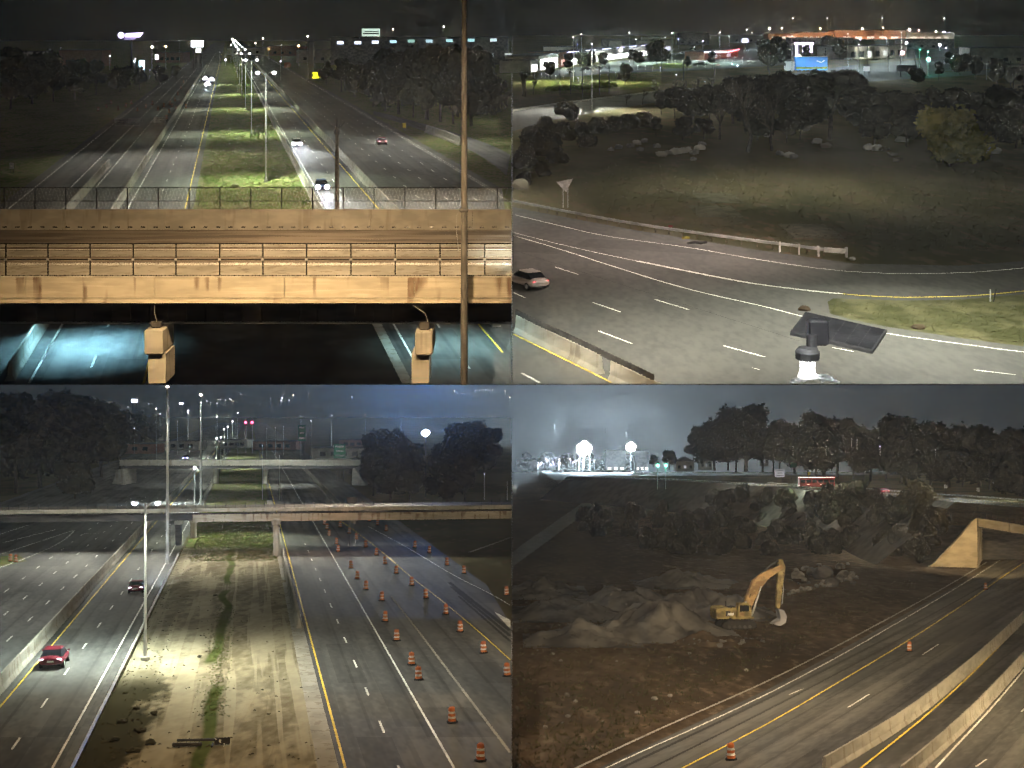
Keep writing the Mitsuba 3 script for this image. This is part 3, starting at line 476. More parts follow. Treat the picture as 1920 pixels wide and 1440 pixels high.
sign_board(q, 266, 122, 640, 11, 19, 'lit_lens', 'upright blue-white lit board at the upper left of the west view', emit=(2.2, 4.0, 4.6)); sign_board(q, 241, 133, 600, 8, 10, 'lit_lens', 'small cyan lit board left of the upright one in the west view', emit=(.3, 1.1, 1.9)); sign_board(q, 294, 107, 700, 7, 10, 'lit_lens', 'small white lit board under the two star-like lamps in the west view', emit=(3.2, 3.4, 3.2))
sign_board(q, 592, 141, 610, 15, 12, 'black_paint', 'portable message board with three rows of yellow lamps in the west view'); tt = 'road_sign_%03d' % used['road_sign']
p = DZ(q, 592, 141, 609)
for i, wpx in enumerate((14, 10, 15)): part(tt, 'lamp_row', box(p[0], p[1] - .3, p[2] + (1 - i) * 1.05 - .3, wpx * 609 / F * .86, .1, .62), 'sign_yellow', q, None, False, (3.4, 3.0, .05), .05)
t = thing('billboard', 'wide lit greenish-white billboard on the roof line at the upper right of the west view', 'billboard'); y = 930.; z = lambda v: H - (v - 62) * y / F; X = lambda u: (u - UC) * y / F
part(t, 'panel', box(X(695.5), y, z(68), 34 * y / F, .6, 14.5 * y / F), 'stucco', q, None, False, (.75, 1.0, .82), .1); part(t, 'picture_band', box(X(695.5), y - .4, z(64), 30 * y / F, .1, 2 * y / F), 'roofing', q); part(t, 'picture_band', box(X(697), y - .4, z(60), 26 * y / F, .1, 1.4 * y / F), 'roofing', q)
for s in (686, 705): part(t, 'post', box(X(s), y + .5, 0, .6, .5, z(68)), 'dark_steel', q)
y = 950.; X = lambda u: (u - UC) * y / F; z = lambda v: H - (v - 62) * y / F
wins = []
for i, (u, v, em) in enumerate(((645, 80, (1.5, 1.9, 2.6)), (677, 80, (1.5, 1.9, 2.6)), (709, 79, (1.6, 1.9, 2.6)), (742, 78, (.7, 1.2, 1.5)), (775, 77, (.35, .7, .62)), (808, 77, (.6, 1.0, 1.2)), (845, 76, (.5, 1.0, 1.1)), (885, 75.5, (.45, .9, 1.0)), (926, 75, (.8, 1.1, 1.2)), (920, 102, (.5, .75, .8)), (953, 102, (.6, .7, .7)))):
    wins.append((X(u) - X(790), z(v + 2.5), 12.5 * y / F, 5.6 * y / F, em))
bld(q, X(790), y, 326 * y / F, 40, z(70), 'long dark building with a row of lit windows, upper right of the west view', 'roofing', wins=[(a, b, c, d, e) for a, b, c, d, e in wins])
t = thing('advert_column', 'pale square tower sign left of the message board in the west view', 'sign'); y = 640.; p = DZ(q, 584, 132, y); part(t, 'shaft', box(p[0], y, 0, 2.3, 2, p[2] + 13.5), 'stucco', q); part(t, 'cap', box(p[0], y, p[2] + 13.5, 2.7, 2.4, .5), 'roofing', q)
for u0, u1, v_, y, mt in ((505, 575, 94, 1300, 'brick'), (430, 500, 97, 1350, 'stucco'), (560, 640, 103, 1000, 'stucco'), (120, 200, 105, 900, 'brick'), (20, 90, 108, 900, 'stucco'), (300, 350, 108, 1000, 'brick')):
    p = DZ(q, (u0 + u1) / 2, v_, y); w_ = (u1 - u0) * y / F; bld(q, p[0], y, w_, 20, p[2] + 4, 'low distant commercial building on the skyline of the west view', mt, group='distant low buildings of the west view', wins=[(w_ * (k - 1.5) / 5, 2, 2.2, 2, None) for k in range(4)])
for u, v, y, r, e in ((285, 88, 820, 3.0, (12, 11, 8)), (311, 87, 820, 2.8, (11, 7.5, 3)), (560, 86, 900, 3.0, (12, 7, 2.5)), (493, 72, 900, 2.2, (8, 8, 6)), (577, 68, 900, 2.4, (9, 9, 7)), (441, 76, 1000, 2.0, (9, 9, 8)), (433, 84, 1000, 2.0, (8, 8, 6)), (447, 82, 1000, 1.8, (8, 8, 7)), (737, 55, 1000, 2.0, (8, 7, 5)), (832, 50, 1000, 2.2, (8, 8, 7.5)), (479, 81, 1000, 2.0, (7, 6.5, 5)),
                      (206, 105, 800, 2.0, (4, 5.5, 4.5)), (252, 115, 640, 2.2, (5, 5.8, 6.5)), (254, 110, 640, 1.6, (5, 5.5, 5)), (150, 108, 900, 1.3, (3, 3, 3)), (67, 108, 900, 1.3, (3, 3, 3)), (185, 107, 900, 1.0, (2.4, 2.4, 2.4)), (179, 107, 900, .9, (2, 2, 2)), (114, 89, 900, 1.3, (3, 3.2, 3.2)), (88, 100, 900, 1.6, (.25, .7, .7)), (94, 92, 900, .8, (1.5, 1.5, 1.6)), (107, 101, 900, 1.0, (1, 1, 1)), (161, 132, 620, 1.2, (2.2, 2.2, 2.2)), (154, 158, 560, 1.0, (.7, .7, .7)), (250, 142, 600, 1.8, (3, 3.8, 5)), (281, 131, 640, 1.2, (2, 2, 2)), (336, 76, 900, 1.4, (4, 4, 4)), (423, 112, 900, 2.6, (5, 5, 6)), (526, 115, 620, 1.8, (5, 5, 6)), (696, 126, 560, 2.2, (5.5, 5, 9)), (528, 84, 1100, 1.4, (3, 2.6, 2)), (412, 98, 900, 1.6, (.8, .9, 1.1)), (504, 92, 1100, 3.2, (1.2, .8, .25)), (585, 128, 640, 1.2, (1, 1, .8)), (445, 100, 900, 1.6, (6, 6, 5)), (455, 113, 620, 1.6, (6, 6, 5.4)), (120, 178, 520, .9, (.35, .35, .35)), (140, 180, 520, .9, (.5, .5, .5)), (147, 180, 520, .7, (.35, .35, .35))):
    far_lamp(q, u, v, y, r * .85, e, 'small bright lamp among the lights on the skyline of the west view', 'skyline lamps of the west view')
t = thing('construction_crane_truck', 'small orange work vehicle parked at the far right of the road in the west view', 'truck'); x, y = G(q, 539, 128); part(t, 'body', cbox(x, y, .6, 3.0, 6, 3.0, .2), 'orange', q); part(t, 'cab', cbox(x, y - 3.6, .5, 2.6, 1.8, 2.2, .3), 'orange', q); [part(t, 'wheel', tf(TYRE, Mt(0, 0, 0, 0, 1.5)), 'rubber', q, Mt(x + s, y + k, .5)) for s in (-1.2, 1.2) for k in (-3, 2)]
# trees: a dark wood at the right, others at the left and round the lights
k = 0
for u, v, hp in ((700, 200, 95), (722, 208, 110), (748, 214, 118), (775, 220, 125), (800, 224, 128), (826, 228, 132), (850, 232, 138), (884, 236, 140), (905, 240, 140), (928, 245, 145), (735, 188, 88), (765, 192, 92), (792, 195, 100), (818, 198, 104), (843, 202, 108), (893, 205, 108), (916, 210, 112), (935, 214, 118), (902, 188, 90), (868, 190, 95)):
    x, y = G(q, u, v); hh = hp * y / F; 
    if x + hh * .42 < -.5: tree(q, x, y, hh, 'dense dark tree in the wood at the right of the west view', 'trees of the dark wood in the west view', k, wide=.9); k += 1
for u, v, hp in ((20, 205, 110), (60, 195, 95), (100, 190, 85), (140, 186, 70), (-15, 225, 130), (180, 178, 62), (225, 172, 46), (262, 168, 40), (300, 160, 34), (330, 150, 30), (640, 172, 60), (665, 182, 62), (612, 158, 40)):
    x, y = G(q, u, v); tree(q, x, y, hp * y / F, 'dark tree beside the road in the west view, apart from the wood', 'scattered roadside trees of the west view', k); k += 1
def g1(g, n): y = 1 / g.uniform(1 / 330, 1 / 120, n); c = g.uniform(-3.6, 10.6, n); return np.stack([KX * y + c, y], 1)
tufts(4200, g1, q, 'rough green grass growing on the lit median of the west view', 'grass_mat', .16)
x, y = G(q, 441, 350); t = thing('drain_box', 'small brown drain box lying in the lit grass of the median in the west view', 'box'); part(t, 'side', cbox(x, y, 0, .9, .6, .35, .04), 'rusty_concrete', q); part(t, 'grate', box(x, y, .352, .75, .45, .04), 'dark_steel', q)
# sodium light on the bridge and road fill from unseen spots without posts
def unseen_spot(x, y, z, to, I, c, cut, beam=None, w=1.0): spot(q, (x, y, z), to, rgb(I, c), cut, beam, w)
for x_, I_ in ((-17, 2250), (-6.5, 2750)): unseen_spot(x_, 54, 25, (x_ - .3, 71, 9), I_, (1, .66, .33), 50, 12, 2.0)
unseen_spot(-14, 82.5, 26, (-13, 87, 8), 950, (1, .68, .38), 56, 16, 1.4)
for x_, I_, c_ in ((-29.8, 1500, (.36, .80, 1)), (-4.2, 520, (.45, .85, .92))):      # lamps fixed under the far edge of the bridge deck
    t = thing('underpass_lamp', f'cool white lamp fixed under the bridge deck over the {"left" if x_ < -20 else "right"} lanes', 'lamp'); part(t, 'housing', cbox(x_, 92.2, 7.35, 1.2, .4, .22, .04), 'dark_steel', q); part(t, 'lens', box(x_, 92.2, 7.30, 1.0, .3, .04), 'lit_lens', q, None, False, (6, 8, 9)); unseen_spot(x_, 92.2, 7.2, (x_, 93.5, 0), I_, c_, 50, 14, 1.2)
unseen_spot(-36, 165, 29, (-36, 165, 0), 3600, WHITE, 50, 20, 1.0); unseen_spot(-56, 230, 30, (-53, 230, 0), 3600, WHITE, 55, 25, .8); unseen_spot(-9, 160, 29, (-12, 165, 0), 3800, WHITE, 46, 20, 1.0); unseen_spot(-16, 260, 31, (-14, 260, 0), 3600, WHITE, 56, 25, .8)
# ================================================================== E: looking east along the motorway
random.seed(2); q = 'E'; KX = (468 - UC) / F; RZ = -math.atan(KX)
YB, YT = H * F / (1530 - 771), 2600.0
sheet(q, 'ground', 1530, 783, -300, 959.6, 'field_mat', -.06)
road_e = []
for c0, c1, y0, y1 in ((-60, -10.9, YB, YT), (5.0, 30.0, YB, YT)):
    Lx, Rx = RL(c0, y0, y1, 80), RL(c1, y0, y1, 80); Rx[:, 0] = np.minimum(Rx[:, 0], -.02); Lx[:, 0] = np.minimum(Lx[:, 0], -.03); road_e.append(struct('road', ribbon(Lx, Rx, 0.0), 'asphalt_east', q))
el, er = road_e
struct('verge', ribbon(RL(-10.6, YB, 215, 40), RL(4.7, YB, 215, 40), -.02), 'verge_mat', q)
struct('shoulder', ribbon(RL(4.2, YB, 330, 30), RL(5.5, YB, 330, 30), .015), 'concrete', q)
struct('median_grass', ribbon(RL(-10.4, 215, 1500, 40), RL(4.6, 215, 1500, 40), -.02), 'grass_mat', q)
def eline(t, c, y0, y1, mat='paint_white', w=.15): part(t, 'edge_line', line(RL(c, y0, y1, 14), w, .03), mat, q)
eline(er, 5.9, YB, 900, 'paint_yellow', .17); eline(er, 12.6, YB, 900, w=.17); eline(el, -12.15, YB, 800, w=.17); eline(el, -18.55, YB, 800, 'paint_yellow', .16)
for v0, v1, u in ((1448, 1436, 753), (1375, 1352, 717), (1305, 1289, 690), (1252, 1238, 668), (1206, 1195, 650), (1170, 1161, 634), (1140, 1131, 622), (1112, 1105, 611), (1090, 1084, 601), (1070, 1065, 593.5), (1052, 1048, 587), (1036, 1032, 580), (1022, 1019, 573)):
    part(er, 'lane_dash', line(RL(9.2, G(q, 468, v0)[1], G(q, 468, v1)[1]), .17, .03), 'paint_white', q)
for c, o in ((-15.45, 0), (-23.2, 4), (-26.5, 8), (-29.8, 2)):
    for i in range(22): y = YB + 2 + o + 12.2 * i; part(el, 'lane_dash', line(RL(c, y, y + 3.1), .16, .03), 'paint_white', q)
edge(er, q, [(690, 987), (760, 1025), (855, 1081), (940, 1125), (956, 1135)], .14); edge(er, q, [(640, 978), (710, 1030), (772, 1083), (830, 1128), (890, 1178), (957, 1238)], .15, mat='paint_yellow')
edge(er, q, [(733, 1118), (783, 1182), (860, 1284), (957, 1412)], .22, .024, 'concrete', 'seam')
for k, (a, b) in enumerate((((842, 1092), (957, 1183)), ((846, 1100), (957, 1193)), ((860, 1118), (957, 1203)))): edge(er, q, [a, b], .5 - .1 * k, .02, 'rubber', 'tar_seam')
for pts in ([(-20, 1008), (53, 985)], [(5, 1018), (105, 993)], [(-10, 1043), (140, 994)], [(-5, 1066), (75, 1036), (138, 996)], [(150, 1000), (187, 1000)]): edge(el, q, pts, .2)
part(er, 'gore_wedge', poly(GP(q, [(925, 1146), (957, 1163), (957, 1180)]), .028), 'paint_white', q)
# barriers and rails
def ewall(c, y0, y1, label, k=1.0, step=6.0, name='concrete_barrier'):
    t = thing(name, label, 'barrier'); P = resample(RL(c, y0, y1, 2), 3.0); near, far = P[P[:, 1] < 330], P[P[:, 1] >= 327]
    if len(near) > 2: seg_along(near, step, jersey(k), t, 'segment', 'concrete', q)
    if len(far) > 2: part(t, 'segment', sweep(resample(far, 30), jersey(k)), 'concrete', q)
    return t
ewall(-19.6, YB, 700, 'long concrete barrier left of the red cars in the east view', 1.25)
ewall(5.0, 135, 205, 'short concrete barrier along the yellow line before the near overpass', .9); ewall(20.5, 260, 560, 'concrete barrier at the right beyond the near overpass of the east view', 1.3)
ewall(-11.4, 330, 420, 'concrete barrier near the two bridge piers between the overpasses', 1.3)
WB = [(0, .45), (.06, .50), (.0, .57), (.06, .66), (0, .72), (-.03, .72), (.03, .66), (-.03, .57), (.03, .50), (-.03, .45)]
GPOST = box(0, 0, 0, .12, .14, .7)
def guardrail(q, path, label, step=1.9, near=1e9, z=0.0, name='guard_rail', segstep=7.6, mat='galvanised'):
    t = thing(name, label, 'guard rail'); P = resample(path, step)
    for i, p in enumerate(P):
        if i < 290: part(t, 'post', GPOST, 'weathered_wood', q, Mt(p[0], p[1], (p[2] if len(p) > 2 else 0) + z))
    for i in range(0, len(P) - 1, 4):
        s = P[i:i + 5].copy()
        if s.shape[1] == 2: s = np.hstack([s, np.full((len(s), 1), z)])
        if len(s) > 1: part(t, 'rail', sweep(s, [(a * 1.4 + .1, b * 1.1) for a, b in WB]), 'zinc', q)
    return t
guardrail(q, RL(-10.75, YB + 3, 200, 2), 'steel guard rail at the left edge of the dirt median in the east view')
# traffic drums
def drums(q, pts, label, group): return [drum(q, u, v, label, group, i < 6) for i, (u, v) in enumerate(pts)]
drum(q, 901, 1427, 'nearest traffic drum at the lower right corner of the east view', None); drum(q, 848, 1355, 'second nearest traffic drum in the first line of the east view', None)
drum(q, 785, 1275, 'greyish traffic drum close behind an orange one in the first line', None); drum(q, 772, 1247, 'orange traffic drum just beyond the greyish one in the first line', None)
drums(q, [(744, 1202), (722, 1166), (716, 1127), (686, 1106), (670, 1086), (658, 1066), (634, 1035), (631, 1021), (617, 1005), (613, 993), (608, 984)], 'traffic drum in the first line beside the white line in the east view', 'first drum line')
drums(q, [(957 - 6, 1268), (907, 1225), (863, 1185), (836, 1152), (799, 1122), (772, 1098), (743, 1076), (722, 1058), (706, 1041), (686, 1026), (668, 1012), (655, 1001), (638, 989)], 'traffic drum in the second line, beside the yellow line, in the east view', 'second drum line')
drums(q, [(950, 1117), (870, 1076), (838, 1060), (805, 1037), (778, 1027), (724, 996), (708, 985), (693, 978)], 'traffic drum in the farthest line to the right in the east view', 'third drum line')
drums(q, [(19, 1053), (29, 1055)], 'orange traffic drum of the pair on the grass patch, left edge', 'pair of drums at the left edge')
struct('grass_patch', quad_px(q, [(-60, 1050), (35, 1040), (50, 1052), (-10, 1066), (-60, 1072)], .012), 'grass_mat', q)
# near overpass
yo = 205.; oz = lambda v, y=yo: H - (v - 771) * y / F; oX = lambda u, y=yo: (u - UC) * y / F
t = thing('overpass', 'thin weathered concrete overpass crossing the whole east view in front of the farther one', 'bridge')
def oseg(u0, u1, r0, r1, th, name, mat, dy=0.0, dep=.3):
    xa, xb = oX(u0), min(oX(u1), -.03); za, zb = oz(r0), oz(r1); h = th * yo / F
    V = np.array([[x_, y_, z_] for x_, zz in ((xa, za), (xb, zb)) for y_ in (yo + dy, yo + dy + dep) for z_ in (zz - h, zz)]); part(t, name, (V, tri([[0, 1, 3, 2], [4, 6, 7, 5], [0, 4, 5, 1], [2, 3, 7, 6], [0, 2, 6, 4], [1, 5, 7, 3]])), mat, q)
us = np.linspace(-60, 960, 18)
for a, b in zip(us[:-1], us[1:]):
    ra, rb = 958 - 11 * (a + 60) / 1020, 958 - 11 * (b + 60) / 1020
    oseg(a, b - .6, ra, rb, 7, 'parapet', 'concrete'); oseg(a, b, ra + 9.0, rb + 9.0, 2.2, 'ledge', 'dark_steel', .1)
    oseg(a, b - .4, ra + 11.5, rb + 11.5, 14 if a > 300 else 11, 'fascia_panel', 'rusty_concrete' if a > 300 else 'girder_paint', .25)
oseg(-60, 960, 962, 951, 3, 'deck', 'deck_asphalt', .4, 12)
for u, v, lab in ((335, 1022, 'left overpass pier, dark and round-topped, standing in the lit grass'), (363, 1008, 'slim pale pier behind the left one in the lit grass'), (518, 1043, 'right overpass pier beside the yellow line')):
    x, y = G(q, u, v); k = thing('overpass_pier', lab, 'bridge pier'); top = H - (973 - 771) * y / F; w_ = 9.5 * y / F
    part(k, 'column', cbox(x, y, 0, w_, 1.2, max(2.5, top - .9), .08), 'concrete' if u > 340 else 'girder_paint', q); part(k, 'cap', cbox(x, y, max(2.5, top - .9) + .01, w_ * 1.35, 1.6, .9, .08), 'concrete', q)
f = thing('overpass_fence', 'low dark fence along the near overpass of the east view', 'fence')
for i in range(54): u = -40 + i * 18.5; part(f, 'post', box(min(oX(u), -.1), yo + .15, oz(958 - 11 * (u + 60) / 1020) + .01, .06, .06, .85), 'dark_steel', q)
# far overpass
y2 = 400.; z2 = lambda v: H - (v - 771) * y2 / F; x2 = lambda u: (u - UC) * y2 / F
t = thing('overpass', 'farther pale concrete overpass with sloped abutments in the east view', 'bridge')
for i in range(8): a, b = 224 + 56.5 * i, 224 + 56.5 * (i + 1); part(t, 'parapet_panel', box((x2(a) + x2(b)) / 2, y2, z2(873), x2(b) - x2(a) - .06, .4, z2(862) - z2(873)), 'concrete', q)
part(t, 'girder', box((x2(232) + x2(664)) / 2, y2 + .6, z2(879), x2(664) - x2(232), .4, z2(873.3) - z2(879)), 'girder_paint', q); part(t, 'deck', box((x2(224) + x2(676)) / 2, y2 + 6, z2(872), x2(676) - x2(224), 11, .6), 'deck_asphalt', q)
for s, us_, lab in ((1, ((238, 878), (238, 908), (218, 905), (226, 880)), 0), (-1, ((664, 878), (662, 908), (690, 910), (668, 876)), 0)):
    part(t, 'abutment', extr([(x2(u), z2(v)) for u, v in us_], y2 - 4, y2 + 10), 'concrete', q)
for u in (398, 492): part(t, 'pier', cbox(x2(u), y2 + 5, 0, 1.3, 2.5, z2(879), .1), 'concrete', q)
# lamp posts
x, y = G(q, 272.5, 1238); lamp_post(q, x, y, 13.9, [RZ + .35, RZ + math.pi - .5], 'tall slim street lamp with two lit heads at the left edge of the dirt median', None, r=.16, emit=(20, 22, 25), arm=.9, lens=.25)
spot(q, (x + .8, y - .8, 13.6), (x + 5.5, y - 2.5, 0), rgb(1300, (1, .98, .78)), 76, 8, 1.8); spot(q, (*R(-2.5, 114), 25.6), (*R(-3.5, 112), 0), rgb(2500, (1, .97, .76)), 44, 6, 1.8); spot(q, (x - .9, y - .8, 13.6), (x - 6.5, y + .5, 0), rgb(3000, (.88, 1, .88)), 54, 10, 1.8)  # the broad spot high over the median is unseen added fill
for u, vb, vt, lab, e in ((314, 1056, 721.5, 'tallest lamp mast, bright at the top edge of the east view, right of the twin lamp', (20, 17, 14)), (376.5, 946, 738, 'lamp mast with a warm bright head beyond the near overpass', (20, 18, 15))):
    x, y = G(q, u, vb); h = (vb - vt) / px(q, vb); t = thing('lamp_mast', lab, 'street lamp'); part(t, 'shaft', lathe([(.28, 0), (.2, h * .5), (.14, h - .4)], 10), 'galvanised', q, Mt(x, y)); part(t, 'lamp_head', BALL, 'lit_lens', q, Mt(x, y, h - .3, 0, (3.2 * y / F,) * 2 + (2.4 * y / F,)), True, e, .05)
    spot(q, (x, y - .8, h - .8), (x, y - 3, 0), rgb(2500, (1, .95, .8)), 50, 20, .8)
def post(u, vb, vt, e, lab, grp, r=1.8): 
    x, y = G(q, u, vb); h = (vb - vt) / px(q, vb); t = thing('street_lamp', lab, 'street lamp', grp); part(t, 'pole', lathe([(.18, 0), (.12, h)], 8), 'galvanised', q, Mt(x, y)); part(t, 'lamp_head', BALL, 'lit_lens', q, Mt(x, y, h, 0, r * y / F), True, e, .05); return x, y, h
x, y, h = post(365, 946, 877, (16, 17, 20), 'bright street lamp rising just behind the near overpass, left of the mast', None, 3.0); spot(q, (x - 1, y - .7, h - .4), (x - 3, y - 2, 0), rgb(2600, COOL), 62, 24, 1.0); spot(q, (x + 1, y - .7, h - .4), (x + 6, y - 60, 0), rgb(4000, (.95, 1, .85)), 28, 12, .8)
for i, (u, vb, vt, e) in enumerate(((406, 880, 822, (16, 16, 18)), (414, 872, 820, (12, 12, 14)), (420, 858, 805, (10, 10, 10)), (427, 850, 800, (9, 9, 9)), (436, 838, 790, (8, 8, 8)), (407, 830, 781, (5, 5, 6)), (353, 828, 770, (6, 6, 7)), (352, 800, 772, (4, 4, 4)), (293, 800, 766, (4, 4, 4.5)))):
    x, y, h = post(u, vb, vt, e, 'slim lit street lamp receding up the median beyond the far overpass', 'lamps receding beyond the far overpass', 1.6); i % 2 or spot(q, (x, y - 1, h - .5), (x, y - 1, 0), rgb(6500, (.95, 1, .85)), 64, 30, .6)
# added fill spots without lamps, high above the frame, for median, roads and overpasses
spot(q, (*R(-3, 240), 29), (*R(-3, 228), 0), rgb(9500, (.95, 1, .72)), 30, 10, 1.2)
spot(q, (*R(-34, 140), 26), (*R(-30, 140), 0), rgb(1500, WHITE), 52, 20, .9); spot(q, (*R(16, 215), 28), (*R(14, 200), 0), rgb(3600, WHITE), 50, 20, .9); spot(q, (*R(-26, 200), 27), (*R(-24, 190), 0), rgb(3200, WHITE), 46, 20, .9)
spot(q, (*R(4, 106), 25.5), (*R(13, 104), 0), rgb(1250, (1, .94, .80)), 56, 20, 1.2)
spot(q, (*R(-34, 190), 27), (*R(-30, 204), 5), rgb(1300, WHITE), 44, 15, .6); spot(q, (*R(10, 185), 27), (*R(8, 205), 6), rgb(1500, (1, .66, .45)), 36, 12, .7); spot(q, (*R(0, 370), 29), (*R(0, 401), 6), rgb(6500, (.95, 1, .9)), 52, 20, .8)
# the blue-white flood lamp at the right
p = DZ(q, 798, 812, 340.); t = thing('flood_lamp', 'dazzling blue-white flood lamp on a slim post among the dark trees at the right', 'flood lamp'); part(t, 'pole', lathe([(.12, 0), (.07, p[2])], 8), 'dark_steel', q, Mt(p[0], p[1] + .8)); part(t, 'bracket', box(p[0], p[1] + .5, p[2] - .1, 2.0, .2, .2), 'dark_steel', q)
for dx, dz, r_ in ((-.55, 0, .62), (.5, .15, .66), (0, -.5, .5), (.05, .6, .45)): part(t, 'lamp_head', BALL, 'lit_lens', q, Mt(p[0] + dx, p[1], p[2] + dz, 0, r_), True, (18, 21, 25), .1)
spot(q, (p[0], p[1] - 1.5, p[2]), (p[0], p[1] - 60, p[2] + 68), (8000, 20000, 50000), 60, 40, 14.0)
# cars
x, y = R(-16.9, G(q, 0, 1247)[1]); car(q, x, y, RZ, 'red_paint', 'nearer red car with lit rear lamps beside the left barrier in the east view', tail=(13, 9, 11), s=1.12)
x, y = R(-13.7, G(q, 0, 1110)[1]); car(q, x, y, RZ, 'red_paint', 'farther dark red car with lit rear lamps, driving up towards the overpass', tail=(12, 9, 12)); spot(q, (x, y + 2.6, .8), (x, y + 25, 0), rgb(3000, (.75, .88, 1)), 26, 8, .6)
x, y = G(q, 348, 862); car(q, x, y, RZ + math.pi, 'black_paint', 'far oncoming car with blue-white headlights beyond the far overpass', head=(20, 25, 50), s=1.35, full=False)
for i, (u, v) in enumerate(((486, 842), (494, 838), (503, 842))): x, y = G(q, u, v); car(q, x, y, RZ, 'red_paint', 'car in the little cluster of red rear lights beyond the far overpass', 'cluster of far cars', tail=(8, 4, 4), full=False, s=1.1)
# board lying in the dirt
x, y = G(q, 380, 1400); t = thing('fallen_barricade', 'dark fallen barricade lying on the dirt at the bottom of the east view', 'barricade')
part(t, 'board', cbox(-1.0, 0, .06, 1.9, .25, .22, .03), 'dark_steel', q, Mt(x, y, 0, .08)); part(t, 'board', cbox(-.25, .3, .30, 2.9, .16, .16, .03), 'girder_paint', q, Mt(x, y, 0, .1)); part(t, 'end_panel', cbox(1.25, .05, .10, 1.0, .1, .46, .03), 'dark_steel', q, Mt(x, y, 0, .12, 1, .0))
for i, (a, w_, h_) in enumerate(((.92, .10, .12), (1.12, .14, .2), (1.33, .05, .22), (1.48, .16, .06))): part(t, 'mark', box(a, -.015, .24, w_, .02, h_), 'band_white', q, Mt(x, y, 0, .12, 1, .0, .2 * (i - 1)))
for s in (-1.5, .6): part(t, 'leg', cbox(s, .2, 0, .1, .9, .1, .02), 'dark_steel', q, Mt(x, y, 0, .1))
# dirt: tyre ruts, heaps, dry weeds
for c0, c1, wv in ((-1.3, 1.6, .5), (-.2, 2.6, .8), (.9, 3.2, .6)):
    ys = np.linspace(YB, 150, 40); pth = np.stack([KX * ys + c0 + (c1 - c0) * (ys - YB) / 80 + wv * np.sin(ys / 7 + c0), ys], 1)
    struct('tyre_rut', sweep(pth, [(-.28, -.03), (-.2, .012), (-.1, -.01), (.1, -.01), (.2, .012), (.28, -.03)]), 'verge_mat', q)
for u, v, s in ((318, 1300, .8), (390, 1290, .9), (405, 1262, .7), (420, 1120, 1.6), (375, 1125, 1.5), (440, 1080, 1.8), (500, 1110, 1.5), (525, 1090, 1.2), (480, 1060, 1.6), (370, 1220, .9), (412, 1180, 1.0)):
    x, y = G(q, u, v); whole('dirt_heap', 'low heap of pale loose dirt on the median in the east view', 'heap', mound(s * 1.2, s * 1.8, .13 * s, int(u)), 'verge_mat', q, Mt(x, y), smooth=True, group='dirt heaps on the east median')
def ge(g, n): y = 1 / g.uniform(1 / 205, 1 / YB, n); c = np.where(g.random(n) < .6, g.uniform(-10.4, -7.2, n), g.uniform(-10, 4.5, n)); return np.stack([KX * y + c, y], 1)
tufts(420, ge, q, 'dry weeds growing on the dirt median of the east view', 'field_mat', .08, 8)
def ge2(g, n): y = 1 / g.uniform(1 / 150, 1 / 96, n); c = -2.7 + g.normal(size=n) * .55; return np.stack([KX * y + c, y], 1)
tufts(900, ge2, q, 'strip of green grass growing down the middle of the dirt median', 'grass_mat', .05, 9)
def ge3(g, n): y = 1 / g.uniform(1 / 260, 1 / 195, n); c = g.uniform(-9, 4, n); return np.stack([KX * y + c, y], 1)
tufts(2600, ge3, q, 'lit green grass growing round the overpass piers', 'grass_mat', .18, 10)
for u, v, s in ((404, 1118, .7), (374, 1232, .5), (230, 1355, .8), (262, 1372, .9), (290, 1340, .7), (215, 1390, .8), (250, 1410, .9), (255, 1330, .6), (282, 1395, .9)): x, y = G(q, u, v); bush(q, x, y, s * .55, 'low dark weed clump growing on the median of the east view', 'weed clumps on the east median', 'dry_grass', tall=.6)
# signs, signals, city lights, trees
sign_board(q, 637, 846, 420, 22, 26, 'sign_green', 'large green direction sign right of the far overpass', rows=3); sign_board(q, 566, 812, 560, 14, 30, 'sign_green', 'tall green direction sign left of the large one in the east view', rows=3); sign_board(q, 632, 837, 425, 14, 5, 'band_white', 'small pale exit tab above the large green sign'); sign_board(q, 660, 938, 215, 18, 12, 'black_paint', 'dark unlit sign back standing on the right half of the near overpass')
for u, v in ((460.5, 792), (472.5, 792)): p = DZ(q, u, v, 700); t = thing('traffic_signal', 'red traffic signal of the pair in the middle distance of the east view', 'traffic signal', 'pair of red signals'); part(t, 'housing', cbox(p[0], p[1] + .6, p[2] - 1.6, 1.2, .7, 3.2, .1), 'black_paint', q); part(t, 'lit_lens', BALL, 'lit_lens', q, Mt(*p, 0, .75), True, (14, .6, 1.6), .05); part(t, 'pole', box(p[0], p[1] + .7, 0, .3, .3, p[2] - 1.6), 'galvanised', q)
for u, v in ((259.5, 783), (263, 782), (269, 784)): far_lamp(q, u, v, 800, 1.2, (6, .6, 1.4), 'small red light among the dark roofs left of the masts', 'red lights left of the masts')
for u, v, w_, h_, e in ((252, 751.5, 12, 7, (4, 4.4, 6)), (340, 756.5, 8, 4, (3, 3.2, 4)), (85, 751, 7, 3, (2, 2.2, 2.6))): sign_board(q, u, v, 1000, w_, h_, 'lit_lens', f'lit white shop sign on the skyline, {"widest of the three" if w_ == 12 else ("left of the warm mast" if w_ == 8 else "above the left trees")}, in the east view', emit=e)
g = np.random.default_rng(31)
